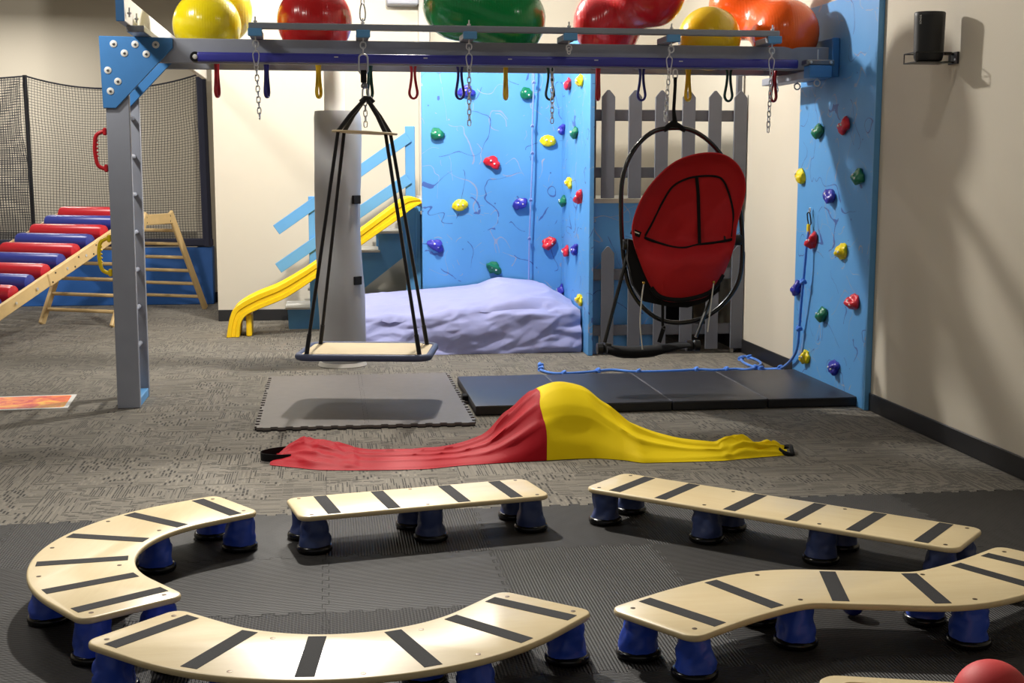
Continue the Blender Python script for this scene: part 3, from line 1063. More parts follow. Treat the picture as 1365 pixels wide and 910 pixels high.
# ------------------------------------------------------------------ chains
def chain(label, x, y, ztop, n, clip=True, sway=(0, 0)):
    root = thing('hanging_chain', label, 'chain', (x, y, ztop), 'chains hanging from the rack')
    z = ztop
    if clip:
        MB().torus(Matrix.Translation((x, y, z - .018)) @ Matrix.Rotation(PI / 2, 4, 'Z'), .010, .0034, .016).build('quick_link', K['steel'], root, 60)
        z -= .034
        mb = MB()
        pts = catmull([(x, y, z), (x + .014, y, z - .012), (x + .017, y, z - .03), (x + .009, y, z - .075), (x, y, z - .084), (x - .009, y, z - .075), (x - .017, y, z - .03), (x - .014, y, z - .012)], 4, True)
        mb.tube(pts, .0035, 6, True)
        mb.build('carabiner', K['steel'], root, 60)
        z -= .080
    mb = MB()
    for k in range(n):
        f = k / max(1, n - 1)
        m = Matrix.Translation((x + sway[0] * f, y + sway[1] * f, z - .012)) @ Matrix.Rotation(.3 + (k % 2) * PI / 2, 4, 'Z')
        mb.torus(m, .0105, .0034, .017, 10, 5)
        z -= .0305
    mb.build('links', K['steel'], root, 60)
chain('steel chain with carabiner hanging from the leftmost cross block', -.392, 7.735, 2.108, 10, True, (.012, 0))
chain('steel chain with carabiner hanging in front of the back climbing panel', .824, 7.735, 2.108, 11)
chain('steel chain with carabiner beside the black strap of the pod chair', 2.017, 7.735, 2.108, 10, True, (-.02, 0))
chain('steel chain with carabiner hanging in front of the last red loop', 2.646, 7.735, 2.108, 12, True, (-.01, 0))
chain('plain steel chain hanging in front of the dark green loop', 1.366, 8.04, 2.02, 11, False)
chain('short chain end dangling inside the platform swing ropes', .222, 7.76, 1.80, 5, False)
chain('single hook hanging from the fourth cross block', 1.412, 7.735, 2.108, 1, False)
# chain going up from the second cross block to the ceiling
root = thing('support_chain', 'steel carabiner chain rising from the second cross block', 'chain', (.213, 7.735, 2.26))
pts = catmull([(.213, 7.735, 2.245), (.226, 7.735, 2.26), (.228, 7.735, 2.30), (.220, 7.735, 2.34), (.213, 7.735, 2.345), (.206, 7.735, 2.34), (.198, 7.735, 2.30), (.2, 7.735, 2.26)], 4, True)
MB().tube(pts, .004, 6, True).build('carabiner', K['steel'], root, 60)
mb = MB()
z = 2.34
k = 0
while z < 3.74:
    mb.torus(Matrix.Translation((.213 + .006 * math.sin(k), 7.735, z + .015)) @ Matrix.Rotation(.2 + (k % 2) * PI / 2, 4, 'Z'), .0095, .003, .018, 10, 5)
    z += .031
    k += 1
mb.build('links', K['steel'], root, 60)

# ------------------------------------------------------------------ exercise balls on the rack
def ball(name, label, c, r, mat, cat='exercise ball'):
    mb = MB()
    mb.uv(c, r, r, r, 40, 24)
    o = mb.build(name, K[mat], None, 80)
    for v in o.data.vertices:
        v.co -= Vector(c)
    o.location = c
    tag(o, label, cat, 'exercise balls on the rack')
    return o
def peanut(label, a, b, r, mat, waist=.72):
    a, b = Vector(a), Vector(b)
    c = (a + b) / 2
    d = b - a
    L = d.length
    d.normalize()
    u = Vector((0, 0, 1)); u = (u - d * u.dot(d)).normalized(); w = d.cross(u)
    n = 44
    rings = []
    for i in range(n + 1):
        s = -L / 2 - r + (L + 2 * r) * i / n
        e = abs(s) - L / 2
        if e > 0:
            rad = math.sqrt(max(0, r * r - e * e))
        else:
            f = abs(s) / (L / 2)
            f = f * f * (3 - 2 * f)
            rad = r * (waist + (1 - waist) * f)
        rad = max(rad, .004)
        rad *= 1 + .004 * math.sin(s * 190)
        rings.append([d * s + (u * math.cos(2 * PI * k / 36) + w * math.sin(2 * PI * k / 36)) * rad for k in range(36)])
    mb = MB()
    mb.ring_loft(rings)
    o = mb.build('peanut_ball', K[mat], None, 80)
    o.location = c
    tag(o, label, 'exercise ball', 'exercise balls on the rack')
    return o
ball('exercise_ball', 'yellow exercise ball at the left end of the rack, in front', (-.69, 8.09, 2.245), .198, 'ball_yellow')
ball('exercise_ball', 'yellow exercise ball at the left end, mostly hidden behind another yellow one', (-.65, 8.49, 2.37), .205, 'ball_yellow')
ball('exercise_ball', 'single dark red exercise ball on the rack above the platform swing', (-.062, 8.12, 2.28), .222, 'ball_red')
peanut('green peanut shaped exercise ball on the rack', (.80, 8.16, 2.40), (1.12, 8.12, 2.305), .215, 'ball_green', .93)
peanut('bright red peanut shaped exercise ball between the green and small yellow balls', (1.75, 8.22, 2.31), (1.945, 7.97, 2.47), .22, 'ball_crimson', .74)
ball('exercise_ball', 'golden yellow exercise ball between the red and orange peanut balls', (2.37, 8.12, 2.215), .196, 'ball_gold')
peanut('orange peanut shaped exercise ball at the right end of the rack', (2.68, 8.46, 2.45), (2.845, 8.08, 2.25), .212, 'ball_orange', .72)
MB().lathe([(.006, -.004), (.006, .003), (.003, .005)], (-.02, 7.91, 2.335), 10, 'y')

# ------------------------------------------------------------------ platform swing
sw = thing('platform_swing', 'plywood platform swing with slate blue bumper on black ropes', 'swing', (.22, 7.76, .33))
SA = math.radians(-9.5)
cx, cy = .222, 7.765
ez = .338
def swp(u, v, z=ez):
    return Vector((cx + u * math.cos(SA) - v * math.sin(SA), cy + u * math.sin(SA) + v * math.cos(SA), z))
SWw, SWd = .745, .545
rounded_slab(rrect(cx, cy, SWw, SWd, .06, SA), ez - .012, ez + .008, .003).build('platform', K['swingwood'], sw)
# carpeted pad in the middle
rounded_slab(rrect(cx, cy, SWw - .14, SWd - .07, .02, SA), ez + .008, ez + .016, .003).build('deck_panel', K['swingwood'], sw)
rp = rrect(cx, cy, SWw + .012, SWd + .012, .07, SA, 8)
MB().tube([(x, y, ez - .002) for x, y in rp], .0205, 10, True).build('bumper', K['bumper'], sw, 70)
apex = Vector((.226, 7.745, 1.80))
dz = 1.617
dk = MB()
dc = (.216, 7.75, dz)
dk.lathe([(.0, -.006), (.186, -.006), (.190, -.003), (.190, .003), (.186, .006), (.0, .006)], (0, 0, 0), 36)
bmesh.ops.rotate(dk.bm, verts=dk.bm.verts[:], cent=(0, 0, 0), matrix=Matrix.Rotation(math.radians(2.6), 3, 'Y'))
bmesh.ops.translate(dk.bm, verts=dk.bm.verts[:], vec=dc)
dk.build('spreader_disc', K['swingwood'], sw)
for su, sv in ((-1, -1), (-1, 1), (1, -1), (1, 1)):
    foot = swp(su * (SWw / 2 - .045), sv * (SWd / 2 - .035), ez + .0)
    dxy = Vector((dc[0] + su * .135 + sv * .018, dc[1] + sv * .075, dz - su * .006))
    top = apex + Vector((su * .012, sv * .012, 0))
    MB().tube([top, (top + dxy) / 2 + Vector((su * .004, 0, .004)), dxy], .0135, 8).build('upper_rope', K['rope_black'], sw, 70)
    MB().tube([dxy, foot], .0105, 8).build('lower_rope', K['rope_black'], sw, 70)
    MB().tube([foot + (dxy - foot) * .0, foot + (dxy - foot) * .10], .0135, 8).build('rope_sleeve', K['rope_black'], sw, 70)
# hanging hardware
x, y = .213, 7.735
MB().torus(Matrix.Translation((x, y, 2.082)) @ Matrix.Rotation(PI / 2, 4, 'Z'), .010, .0038, .018).build('shackle', K['steel'], sw, 60)
MB().torus(Matrix.Translation((x, y, 2.005)), .026, .0052, .062, 16, 6).build('oval_ring', K['steel'], sw, 60)
MB().box(x - .016, x + .018, y - .012, y + .012, 1.90, 1.972, .004).build('webbing_sling', K['blackcloth'], sw)
MB().lathe([(.006, 1.868), (.018, 1.872), (.02, 1.885), (.012, 1.9), (.004, 1.905)], (x + .004, y, 0), 14).build('swivel', K['darksteel'], sw, 60)
MB().torus(Matrix.Translation((x + .010, y + .004, 1.832)), .017, .005, .045, 14, 6).build('snap_hook', K['steel'], sw, 60)
MB().tube([apex + Vector((-.03, 0, -.012)), apex + Vector((-.005, 0, .012)), apex + Vector((.02, 0, .012)), apex + Vector((.042, 0, -.014))], .017, 8).build('rope_yoke', K['rope_black'], sw, 70)

# ------------------------------------------------------------------ red pod chair
pod = thing('pod_chair', 'red canvas pod chair with black hoop hanging from the frame', 'hanging chair', (2.05, 7.75, .3))
def W(px, py, y=7.74):
    X = 1.733 + .00469 * (px - 828) + .00009 * (py - 280)
    Z = 1.166 - .004553 * (py - 280)
    k = (y - 0) / 7.72
    return Vector((X * k, y, 1.434 + (Z - 1.434) * k))
hoop = [(896, 173), (925, 178), (953, 200), (974, 236), (985, 285), (988, 330), (984, 372), (966, 402), (938, 423), (905, 430), (876, 424), (852, 404), (836, 374), (830, 330), (828, 285), (830, 240), (843, 205), (867, 180)]
MB().tube(catmull([W(a, b, 7.78) for a, b in hoop], 5, True), .0145, 10, True).build('hoop', K['blacktube'], pod, 70)
MB().tube([W(899, 172, 7.78), W(897, 150, 7.76), W(899, 118, 7.745), W(899, 108, 7.74)], [.018, .0105, .010, .011], 8).build('hanging_strap', K['blackcloth'], pod, 70)
MB().tube([W(884, 176, 7.78), W(891, 171, 7.78), W(896, 167, 7.78), W(903, 171, 7.78), W(912, 176, 7.78)], [.015, .019, .021, .019, .015], 10).build('hoop_wrap', K['blackcloth'], pod, 70)
MB().torus(Matrix.Translation(W(899, 104, 7.74)), .014, .004, .03, 12, 6).build('snap_link', K['steel'], pod, 60)
outl = [(843, 312), (846, 288), (857, 262), (875, 238), (900, 217), (930, 207), (958, 207), (978, 218), (989, 236), (991, 256), (986, 278), (980, 300), (977, 325), (968, 352), (955, 378), (938, 395), (905, 401), (880, 397), (866, 378), (852, 345)]
ctr = Vector((918, 305, 0))
oc = catmull([(a, b, 0) for a, b in outl], 4, True)
def shell_y(px, py, deep=.26):
    """depth of the shell surface in front of the hoop at a picture-plane position on the seat"""
    best = 0
    d = Vector((px, py, 0)) - ctr
    ang = math.atan2(d.y, d.x)
    # radial extent at this angle
    rmax = None
    for q, s in zip(oc, oc[1:] + oc[:1]):
        a1 = math.atan2(q.y - ctr.y, q.x - ctr.x); a2 = math.atan2(s.y - ctr.y, s.x - ctr.x)
        da = (a2 - a1 + PI) % (2 * PI) - PI
        db = (ang - a1 + PI) % (2 * PI) - PI
        if da and 0 <= db / da <= 1:
            t = db / da
            rmax = ((q - ctr).length * (1 - t) + (s - ctr).length * t)
            break
    r = min(1, d.length / (rmax or 80))
    k = max(0, min(1, (py - 318) / 34))
    k = k * k * (3 - 2 * k)
    depth = .15 * (1 - k) - .11 * k
    y = 7.64 + .05 * k + depth * (1 - r ** 2.4) ** .7
    wr = .014 * noise.noise(Vector((px * .045, py * .03, 2))) + .012 * (1 - abs(noise.noise(Vector((px * .03 + py * .035, py * .012 - px * .01, 7)))) * 2)
    return y + wr * (1 - r ** 4)
def shell(name, mat, off, rmin, scale, lo=None, hi=None, nr=16):
    mb = MB()
    rings = []
    for k in range(nr + 1):
        f = rmin + (scale - rmin) * k / nr
        row = []
        for q in oc:
            p = ctr + (q - ctr) * f
            row.append(W(p.x, p.y, shell_y(p.x, p.y) + off))
        rings.append(row)
    mb.ring_loft(rings, True, False)
    mb.bm.faces.new([v for v in mb.bm.verts[:len(oc)]])
    bmesh.ops.recalc_face_normals(mb.bm, faces=mb.bm.faces[:])
    bmesh.ops.solidify(mb.bm, geom=mb.bm.faces[:], thickness=.006)
    return mb.build(name, mat, pod, 70)
shell('seat_shell', K['canopyred'], 0, .04, 1.0)
# black lower bag behind the seat shell
mb = MB()
bag = [(837, 318), (852, 322), (868, 360), (885, 392), (910, 400), (938, 395), (960, 372), (958, 388), (940, 402), (915, 410), (888, 408), (858, 401), (843, 378), (836, 345)]
bp = [W(a, b, 7.70) for a, b in bag]
mb.prism([tuple(v) for v in bp], (0, .05, 0))
mb.build('lower_bag', K['blackcloth'], pod, 40)
# hood flap over the top edge
def strip(name, pix, r, mat, off=-.010, n=6, flat=1.0):
    pts = catmull([W(a, b, shell_y(a, b) + off) for a, b in pix], n)
    MB().tube(pts, r, 8, False, flat).build(name, mat, pod, 70)
strip('piping', [(859, 314), (868, 298), (882, 270), (895, 250), (912, 240), (930, 236), (952, 236), (963, 243), (972, 266), (976, 290), (974, 316)], .0065, K['blackcloth'])
strip('cross_binding', [(858, 316), (876, 323), (896, 329), (912, 330), (930, 326), (955, 323), (975, 319)], .0085, K['blackcloth'])
strip('centre_binding', [(927, 237), (929, 260), (930, 290), (931, 325)], .0105, K['blackcloth'])
strip('bottom_binding', [(867, 382), (878, 394), (905, 399), (936, 393), (952, 382), (962, 366)], .0155, K['blackcloth'])
rim = [W(q.x, q.y, shell_y(q.x, q.y) - .001) for q in oc]
MB().tube(rim, .006, 6, True).build('shell_edge', K['canopyred'], pod, 70)
m_ = Matrix.Translation(W(847, 310, 7.655)) @ Matrix.Rotation(math.radians(22), 4, 'Y') @ Matrix.Diagonal((.062, .01, .034, 1))
tagp = MB().mbox(m_, .002).build('label_patch', K['blackcloth'], pod)
m_ = Matrix.Translation(W(848, 309.5, 7.6485)) @ Matrix.Rotation(math.radians(22), 4, 'Y') @ Matrix.Diagonal((.036, .002, .007, 1))
MB().mbox(m_).build('label_print', K['white'], tagp, 0)
for nm, pxl in (('left', (836, 325)), ('right', (980, 320))):
    c = W(pxl[0], pxl[1], 7.76)
    mb = MB()
    mb.lathe([(.012, -.03), (.030, -.03), (.034, -.02), (.034, .02), (.030, .03), (.012, .03)], c, 16, 'x')
    mb.build('pivot_knob', K['black'], pod)
    s = 1 if nm == 'left' else -1
    MB().lathe([(.012, -.028), (.026, -.028), (.028, 0), (.022, .03), (.01, .032)], c + Vector((s * .062, -.02, .004)), 14, 'x').build('pivot_lock', K['black'], pod)
    MB().cyl(c + Vector((s * .02, 0, 0)), c + Vector((s * .06, -.02, .004)), .012, 10).build('pivot_axle', K['darksteel'], pod)
aL, bL = W(838, 330, 7.76), W(805, 455, 7.70)
aR, bR = W(972, 330, 7.78), W(926, 450, 7.72)
MB().cyl(aL, bL, .0115, 10).build('footrest_strut', K['blacktube'], pod)
MB().cyl(aR, bR, .0115, 10).build('footrest_strut', K['blacktube'], pod)
for c in (W(804, 463, 7.70), W(922, 461, 7.72)):
    MB().lathe([(.014, -.045), (.034, -.042), (.036, -.01), (.026, 0), (.036, .01), (.034, .042), (.014, .045)], c, 16, 'x').build('hinge_knob', K['black'], pod)
# footrest sling: a flattened fabric sleeve sagging between the two hinge knobs
rings = []
for i in range(15):
    t = i / 14
    px = 806 + (916 - 806) * t
    py = 464 + 8 * math.sin(PI * min(1, t * 1.1)) * (1 - .5 * t) - 4 * t
    hz_ = .036 * (1 - .62 * max(0, (t - .55) / .45)) * (.75 + .25 * min(1, t * 6))
    c = W(px, py, 7.70)
    rings.append([c + Vector((0, .07 * math.cos(2 * PI * k / 14), hz_ * math.sin(2 * PI * k / 14) + .004 * noise.noise(Vector((t * 8, k * .7, 1))))) for k in range(14)])
MB().ring_loft(rings).build('footrest_sling', K['blackcloth'], pod, 60)
for pa, yy in ([(857, 377), (854, 400), (852, 430), (855, 465)], 7.62), ([(950, 377), (947, 400), (944, 425), (942, 443)], 7.64):
    MB().tube(catmull([W(a, b, yy) for a, b in pa], 6), .0042, 6).build('white_cord', K['cord_white'], pod, 70)
    MB().ico(W(pa[0][0], pa[0][1] - 1, yy), .009, sub=2).build('cord_bead', K['bead'], pod, 80)
MB().bar(W(882, 400, 7.70), W(882, 434, 7.70), .018, .004, (0, 1, 0), .001).build('pull_strap', K['blackcloth'], pod)
MB().bar(W(884, 434, 7.70), W(877, 456, 7.69), .026, .006, (0, 1, 0), .001).build('pull_tab', K['blackcloth'], pod)
MB().torus(Matrix.Translation(W(884, 436, 7.695)), .010, .003).build('pull_ring', K['darksteel'], pod, 60)

# ------------------------------------------------------------------ climbing panels and holds
def hold_mesh(seed, mat):
    """chunky bean of resin with an incut top, facing local -Y"""
    mb = MB()
    bmesh.ops.create_icosphere(mb.bm, subdivisions=3, radius=1)
    for v in mb.bm.verts:
        p = v.co.copy()
        n = noise.noise(p * 1.1 + Vector((seed * 7.7, 0, 0)))
        n2 = noise.noise(p * 2.3 + Vector((0, seed * 3.3, 0)))
        r = 1 + .5 * n + .22 * n2
        q = p * r
        q.x *= .060
        q.z *= .046
        q.y = q.y * .036 - .016
        d = (p - Vector((0, -.55, .62))).length
        if d < .75:
            q += Vector((0, .020, -.014)) * (1 - d / .75)
        if q.y > 0:
            q.y = 0
        v.co = q
    return mb.mesh('climbing_hold', mat, 60)
HM = {c: [hold_mesh(s + i * 5, K['hold_' + c]) for s in (1, 2, 3)] for i, c in enumerate(HC)}
bolt_me = MB().lathe([(.0075, 0), (.0085, .004), (.005, .008)], (0, 0, 0), 10, 'y').mesh('hold_bolt', K['white'], 60)
def holds(root, lst, rz, off):
    base = ROOT[root.name]
    for k, (x, y, z, c) in enumerate(lst):
        h = inst('climbing_hold', HM[c][k % 3], root, Vector((x, y, z)) - base, 0, rot=(0, random.uniform(-.5, .5), rz))
        h['label'] = c + ' resin climbing hold'
        for dx, dz_ in ((-.018, .004), (.020, -.006)):
            inst('hold_bolt', bolt_me, h, (dx, -.044, dz_))
cb = thing('climbing_board', 'light blue splattered back climbing panel facing the camera behind the bed', 'climbing wall', (1.35, 10.87, 0), 'climbing panels')
MB().box(.765, 1.95, 10.86, 10.9, .0, 2.40, .003).build('board', K['splat'], cb)
holds(cb, [(.889, 10.86, 1.684, 'green'), (1.344, 10.86, 1.455, 'red'), (1.077, 10.86, 1.106, 'yellow'), (.877, 10.86, .775, 'blue'), (1.575, 10.86, 1.117, 'blue'), (1.811, 10.86, 1.633, 'yellow'), (1.629, 10.86, 2.015, 'green'), (1.356, 10.86, .579, 'green'), (1.822, 10.86, .781, 'red'), (1.135, 10.86, 2.029, 'blue')], 0, 0)
cs = thing('climbing_board', 'narrow looking side climbing panel between bed and picket gate', 'climbing wall', (1.95, 10.3, 0), 'climbing panels')
MB().box(1.93, 1.965, 9.68, 10.858, .0, 2.40, .003).build('board', K['splat'], cs)
holds(cs, [(1.93, 10.508, 2.073, 'red'), (1.93, 10.004, 2.071, 'yellow'), (1.93, 10.766, 1.719, 'blue'), (1.93, 10.202, 1.687, 'green'), (1.93, 10.444, 1.294, 'yellow'), (1.93, 9.995, 1.191, 'red'), (1.93, 10.70, 1.142, 'green'), (1.93, 10.556, .734, 'red'), (1.93, 10.163, .771, 'blue'), (1.93, 10.78, .400, 'blue'), (1.93, 9.96, .401, 'yellow')], -PI / 2, 0)
cr = thing('climbing_board', 'blue splattered climbing panel standing against the right wall', 'climbing wall', (3.13, 7.9, 0), 'climbing panels')
MB().box(3.115, 3.148, 7.29, 8.51, .0, 2.44, .003).build('board', K['splat'], cr)
MB().box(3.112, 3.1485, 7.272, 7.292, .0, 2.44, .002).build('edge_strip', K['lightblue'], cr)
holds(cr, [(3.115, 8.121, 1.652, 'green'), (3.115, 7.693, 1.673, 'red'), (3.115, 8.42, 1.365, 'yellow'), (3.115, 7.449, 1.369, 'green'), (3.115, 7.882, 1.244, 'blue'), (3.115, 8.164, .953, 'red'), (3.115, 7.67, .912, 'yellow'), (3.115, 8.425, .622, 'blue'), (3.115, 7.458, .621, 'red'), (3.115, 7.954, .498, 'green'), (3.115, 8.232, .182, 'yellow'), (3.115, 7.725, .185, 'blue')], -PI / 2, 0)

# knotted ropes
def rope(label, pts, r, mat, knots, name='knotted_rope'):
    root = thing(name, label, 'rope', tuple(pts[0]))
    c = catmull(pts, 8)
    MB().tube(c, r, 8).build('cord', mat, root, 70)
    for f in knots:
        i = int(f * (len(c) - 1))
        p = c[i]
        t = (c[min(i + 1, len(c) - 1)] - c[max(i - 1, 0)]).normalized()
        a = t.orthogonal().normalized()
        b = t.cross(a)
        kp = [p + t * (.010 * math.sin(2 * q) - .004) + a * (1.5 * r * math.cos(q)) + b * (1.5 * r * math.sin(q)) for q in [k * PI / 6 for k in range(19)]]
        MB().tube(kp, r * 1.05, 7).build('knot', mat, root, 80)
    return root
rb = rope('blue knotted rope hanging on the right panel and trailing along the black mat',
     [(3.085, 8.20, 1.02), (3.07, 8.19, .90), (3.065, 8.20, .75), (3.07, 8.25, .55), (3.08, 8.30, .38), (3.085, 8.36, .2), (3.09, 8.60, .06), (3.05, 8.80, .012), (2.99, 8.86, .012), (2.97, 9.1, .012), (3.03, 9.38, .012), (3.09, 9.40, .012), (3.105, 9.2, .012), (3.04, 8.95, .02), (2.9, 8.80, .012), (2.818, 8.835, .012), (2.667, 8.80, .012), (2.557, 8.84, .012), (2.31, 8.80, .012), (2.085, 8.81, .012), (1.946, 8.91, .012), (1.775, 8.84, .012), (1.629, 8.80, .012), (1.516, 8.81, .012), (1.455, 8.96, .012), (1.485, 9.08, .012), (1.475, 9.18, .02), (1.50, 9.29, .012)], .0095, K['rope_blue'],
     (.09, .155, .235, .29, .36, .42, .5, .575, .635, .70, .765, .83, .9, .945))
mb = MB()
mb.torus(Matrix.Translation((3.09, 8.21, 1.09)) @ Matrix.Rotation(PI / 2 + .3, 4, 'Z') @ Matrix.Rotation(.25, 4, 'Y'), .016, .0045, .05, 12, 6)
mb.build('carabiner', K['black'], rb, 60)
MB().box(3.075, 3.095, 8.19, 8.215, .985, 1.055, .004).build('rope_sleeve', K['hold_yellow'], rb)
MB().torus(Matrix.Translation((3.095, 8.215, 1.145)) @ Matrix.Rotation(PI / 2, 4, 'Z'), .014, .004).build('wall_eye', K['steel'], rb, 60)
rope('pale blue knotted rope hanging down the back climbing panel', [(1.688, 10.80, 2.36), (1.682, 10.80, 2.1), (1.672, 10.81, 1.705), (1.673, 10.81, 1.462), (1.66, 10.81, 1.1), (1.65, 10.81, .785), (1.645, 10.80, .44)], .0065, K['rope_pale'], (.18, .33, .46, .65, .82))

# ------------------------------------------------------------------ crash pad under a lavender sheet
def ridged(p, s):
    v = 0
    a = 1
    for k in range(3):
        v += a * (1 - abs(noise.noise(p * s)) * 2)
        s *= 2.2
        a *= .36
    return v
def facet(u, v, cell, seed):
    """piecewise planar random heights: sharp creases between flat facets"""
    c, s_ = math.cos(.6), math.sin(.6)
    a, b = (u * c + v * s_) / cell, (-u * s_ + v * c) / (cell * .8)
    a += .35 * math.sin(b * 1.7 + seed)
    i, j = math.floor(a), math.floor(b)
    fa, fb = a - i, b - j
    def hsh(p, q):
        return noise.cell(Vector((p * 1.37 + seed * 11.3, q * 2.11 + .5, seed + .5)))
    h00, h10, h01, h11 = hsh(i, j), hsh(i + 1, j), hsh(i, j + 1), hsh(i + 1, j + 1)
    if hsh(i + 40, j + 40) > .0:
        if fa > fb:
            return h00 + (h10 - h00) * fa + (h11 - h10) * fb
        return h00 + (h11 - h01) * fa + (h01 - h00) * fb
    if fa + fb < 1:
        return h00 + (h10 - h00) * fa + (h01 - h00) * fb
    return h11 + (h01 - h11) * (1 - fa) + (h10 - h11) * (1 - fb)
nx, nv = 190, 90
topz = [(.1, .39), (.3, .40), (.7, .43), (1.0, .45), (1.2, .47), (1.37, .52), (1.55, .51), (1.7, .49), (1.8, .43), (1.915, .36)]
brk = [(.1, .27), (.5, .26), (.9, .31), (1.2, .33), (1.5, .35), (1.75, .32), (1.915, .29)]
P = []
for i in range(nx + 1):
    x = .12 + (1.915 - .12) * i / nx
    tz, bz = interp(topz, x), interp(brk, x)
    row = []
    for j in range(nv + 1):
        t = j / nv
        if t < .4:
            k = t / .4
            q = Vector((x, 9.87 - .02 * math.sin(k * PI) + .05 * k * k, bz * k))
            nrm = Vector((0, -1, .2))
        elif t < .85:
            k = (t - .4) / .45
            e = k ** .75
            q = Vector((x, 9.92 + .62 * k, bz + (tz - bz) * math.sin(e * PI / 2)))
            nrm = Vector((0, -.4, 1))
        else:
            k = (t - .85) / .15
            q = Vector((x, 10.54 + .29 * k, tz - .02 * k))
            nrm = Vector((0, 0, 1))
        vv_ = q.z * 1.5 + q.y
        d = .034 * facet(x * .8, vv_, .21, 1.0) + .011 * facet(x, vv_, .085, 5.0)
        edge = min(1, t / .05, (1 - t) / .06)
        d *= (1.0 - .62 * max(0, min(1, (t - .38) / .12))) * edge
        q += nrm.normalized() * d
        q.z = max(q.z, .002)
        q.y = min(q.y, 10.845)
        row.append(q)
    P.append(row)
for k, end in ((0, P[0]), (1, P[-1])):
    pass
mb = MB()
mb.grid(P)
for row in (P[0], P[-1]):
    cl = [mb.bm.verts.new(v) for v in row] + [mb.bm.verts.new((row[0].x, 10.83, .002))]
    mb.bm.faces.new(cl)
bmesh.ops.remove_doubles(mb.bm, verts=mb.bm.verts[:], dist=.0005)
o = mb.build('crash_pad', K['sheet'], None, 55)
tag(o, 'lumpy crash pad under a creased lavender sheet below the back panel', 'crash pad')

# ------------------------------------------------------------------ padded column
col = thing('padded_column', 'pale grey column wrapped in tall grey vinyl padding', 'column', (.082, 9.45, 0))
MB().lathe([(.072, .0), (.072, 3.75)], (.055, 9.47, 0), 28).build('shaft', K['column'], col)
prof = []
rows = []
for k in range(40):
    t = k / 39
    z = .03 + 1.775 * t
    row = []
    for j in range(48):
        a = 2 * PI * j / 48
        r = .163 + .006 * math.sin(t * 7 + 1) * math.cos(a)
        bulge = max(0, math.cos(a - .15)) ** 6
        r += bulge * (.007 * math.sin(t * 9.5 - .6))
        r += .004 * noise.noise(Vector((math.cos(a) * 2, math.sin(a) * 2, t * 9)))
        if k in (0, 39):
            r *= .95
        row.append((.065 + .018 * (1 - t) + r * math.cos(a), 9.45 + r * math.sin(a), z))
    rows.append(row)
MB().ring_loft(rows).build('padding_sleeve', K['padgrey'], col, 60)
MB().lathe([(.17, 0), (.175, .004), (.165, .03), (.1, .032)], (.083, 9.45, 0), 32).build('base_skirt', K['column'], col)
for z in (1.19, .62):
    m_ = Matrix.Translation((.083 + .155 * math.cos(-.75), 9.45 + .163 * math.sin(-.75), z)) @ Matrix.Rotation(-.75 + PI / 2, 4, 'Z') @ Matrix.Diagonal((.075, .02, .06, 1))
    MB().mbox(m_, .003).build('fastener_tab', K['blackcloth'], col)

# ------------------------------------------------------------------ loft with picket fence
lf = thing('play_loft', 'blue playhouse loft with open dark den below its deck', 'playhouse', (2.55, 10.9, 0))
MB().box(1.97, 3.13, 9.78, 12.2, 1.10, 1.150, .003).build('deck', K['tread'], lf)
MB().box(1.97, 3.13, 9.755, 9.78, 1.148, 1.182, .003).build('ledge_trim', K['wall'], lf)
MB().box(1.967, 2.54, 9.755, 9.78, 0, 1.147, .003).build('front_panel', K['splat'], lf)
MB().box(2.541, 3.128, 9.755, 9.78, .885, 1.147, .003).build('header_panel', K['splat'], lf)
MB().box(1.967, 2.0, 9.79, 9.83, 0, 2.3, .003).build('corner_post', K['fence_grey'], lf)
MB().box(3.085, 3.125, 9.79, 9.83, 0, 2.3, .003).build('corner_post', K['fence_grey'], lf)
MB().box(3.09, 3.13, 12.1, 12.2, 0, 1.10, .003).build('rear_post', K['fence_grey'], lf)
MB().box(1.99, 3.12, 11.0, 11.03, 0, 1.10, .003).build('den_shade_sheet', K['black'], lf)  # black sheet standing in for the shade inside the den
MB().box(.80, 1.966, 10.95, 12.2, 1.10, 1.150, .003).build('side_deck', K['tread'], lf)
MB().box(.80, .84, 11.95, 12.0, 0, 1.10).build('rear_post', K['lightblue'], lf)
def picket(parent, x0, x1, y, z0, zs, zp):
    mb = MB()
    pts = [(x0, y, z0), (x1, y, z0), (x1, y, zs), (x1 - .01, y, zs + .012), ((x0 + x1) / 2 + .008, y, zp), ((x0 + x1) / 2 - .008, y, zp), (x0 + .01, y, zs + .012), (x0, y, zs)]
    mb.prism(pts, (0, -.018, 0))
    bmesh.ops.bevel(mb.bm, geom=mb.bm.edges[:], offset=.002, segments=1, affect='EDGES')
    mb.build('picket', K['fence_grey'], parent)
pf = thing('picket_fence', 'upper grey picket fence on the loft deck behind the pod chair', 'picket fence', (2.55, 9.72, 1.16))
for z0, z1 in ((1.759, 1.842), (1.338, 1.416)):
    MB().box(1.945, 3.12, 9.725, 9.755, z0, z1, .006).build('rail', K['fence_grey'], pf)
for x in (2.024, 2.229, 2.432, 2.64, 2.843, 3.040):
    picket(pf, x, x + .1, 9.722, 1.186, 1.935, 1.985)
pg = thing('picket_gate', 'lower grey picket gate standing in front of the loft den', 'picket fence', (2.55, 9.70, 0))
for z0, z1 in ((.569, .654), (.146, .227)):
    MB().box(1.968, 3.11, 9.715, 9.745, z0, z1, .006).build('rail', K['fence_grey'], pg)
for x in (2.03, 2.237, 2.437, 2.643, 2.848, 3.046):
    picket(pg, x, x + .098, 9.712, .034, .775, .825)
for x in (2.02, 3.06):
    MB().box(x, x + .02, 9.72, 9.74, 0, .145).build('gate_foot', K['column'], pg)

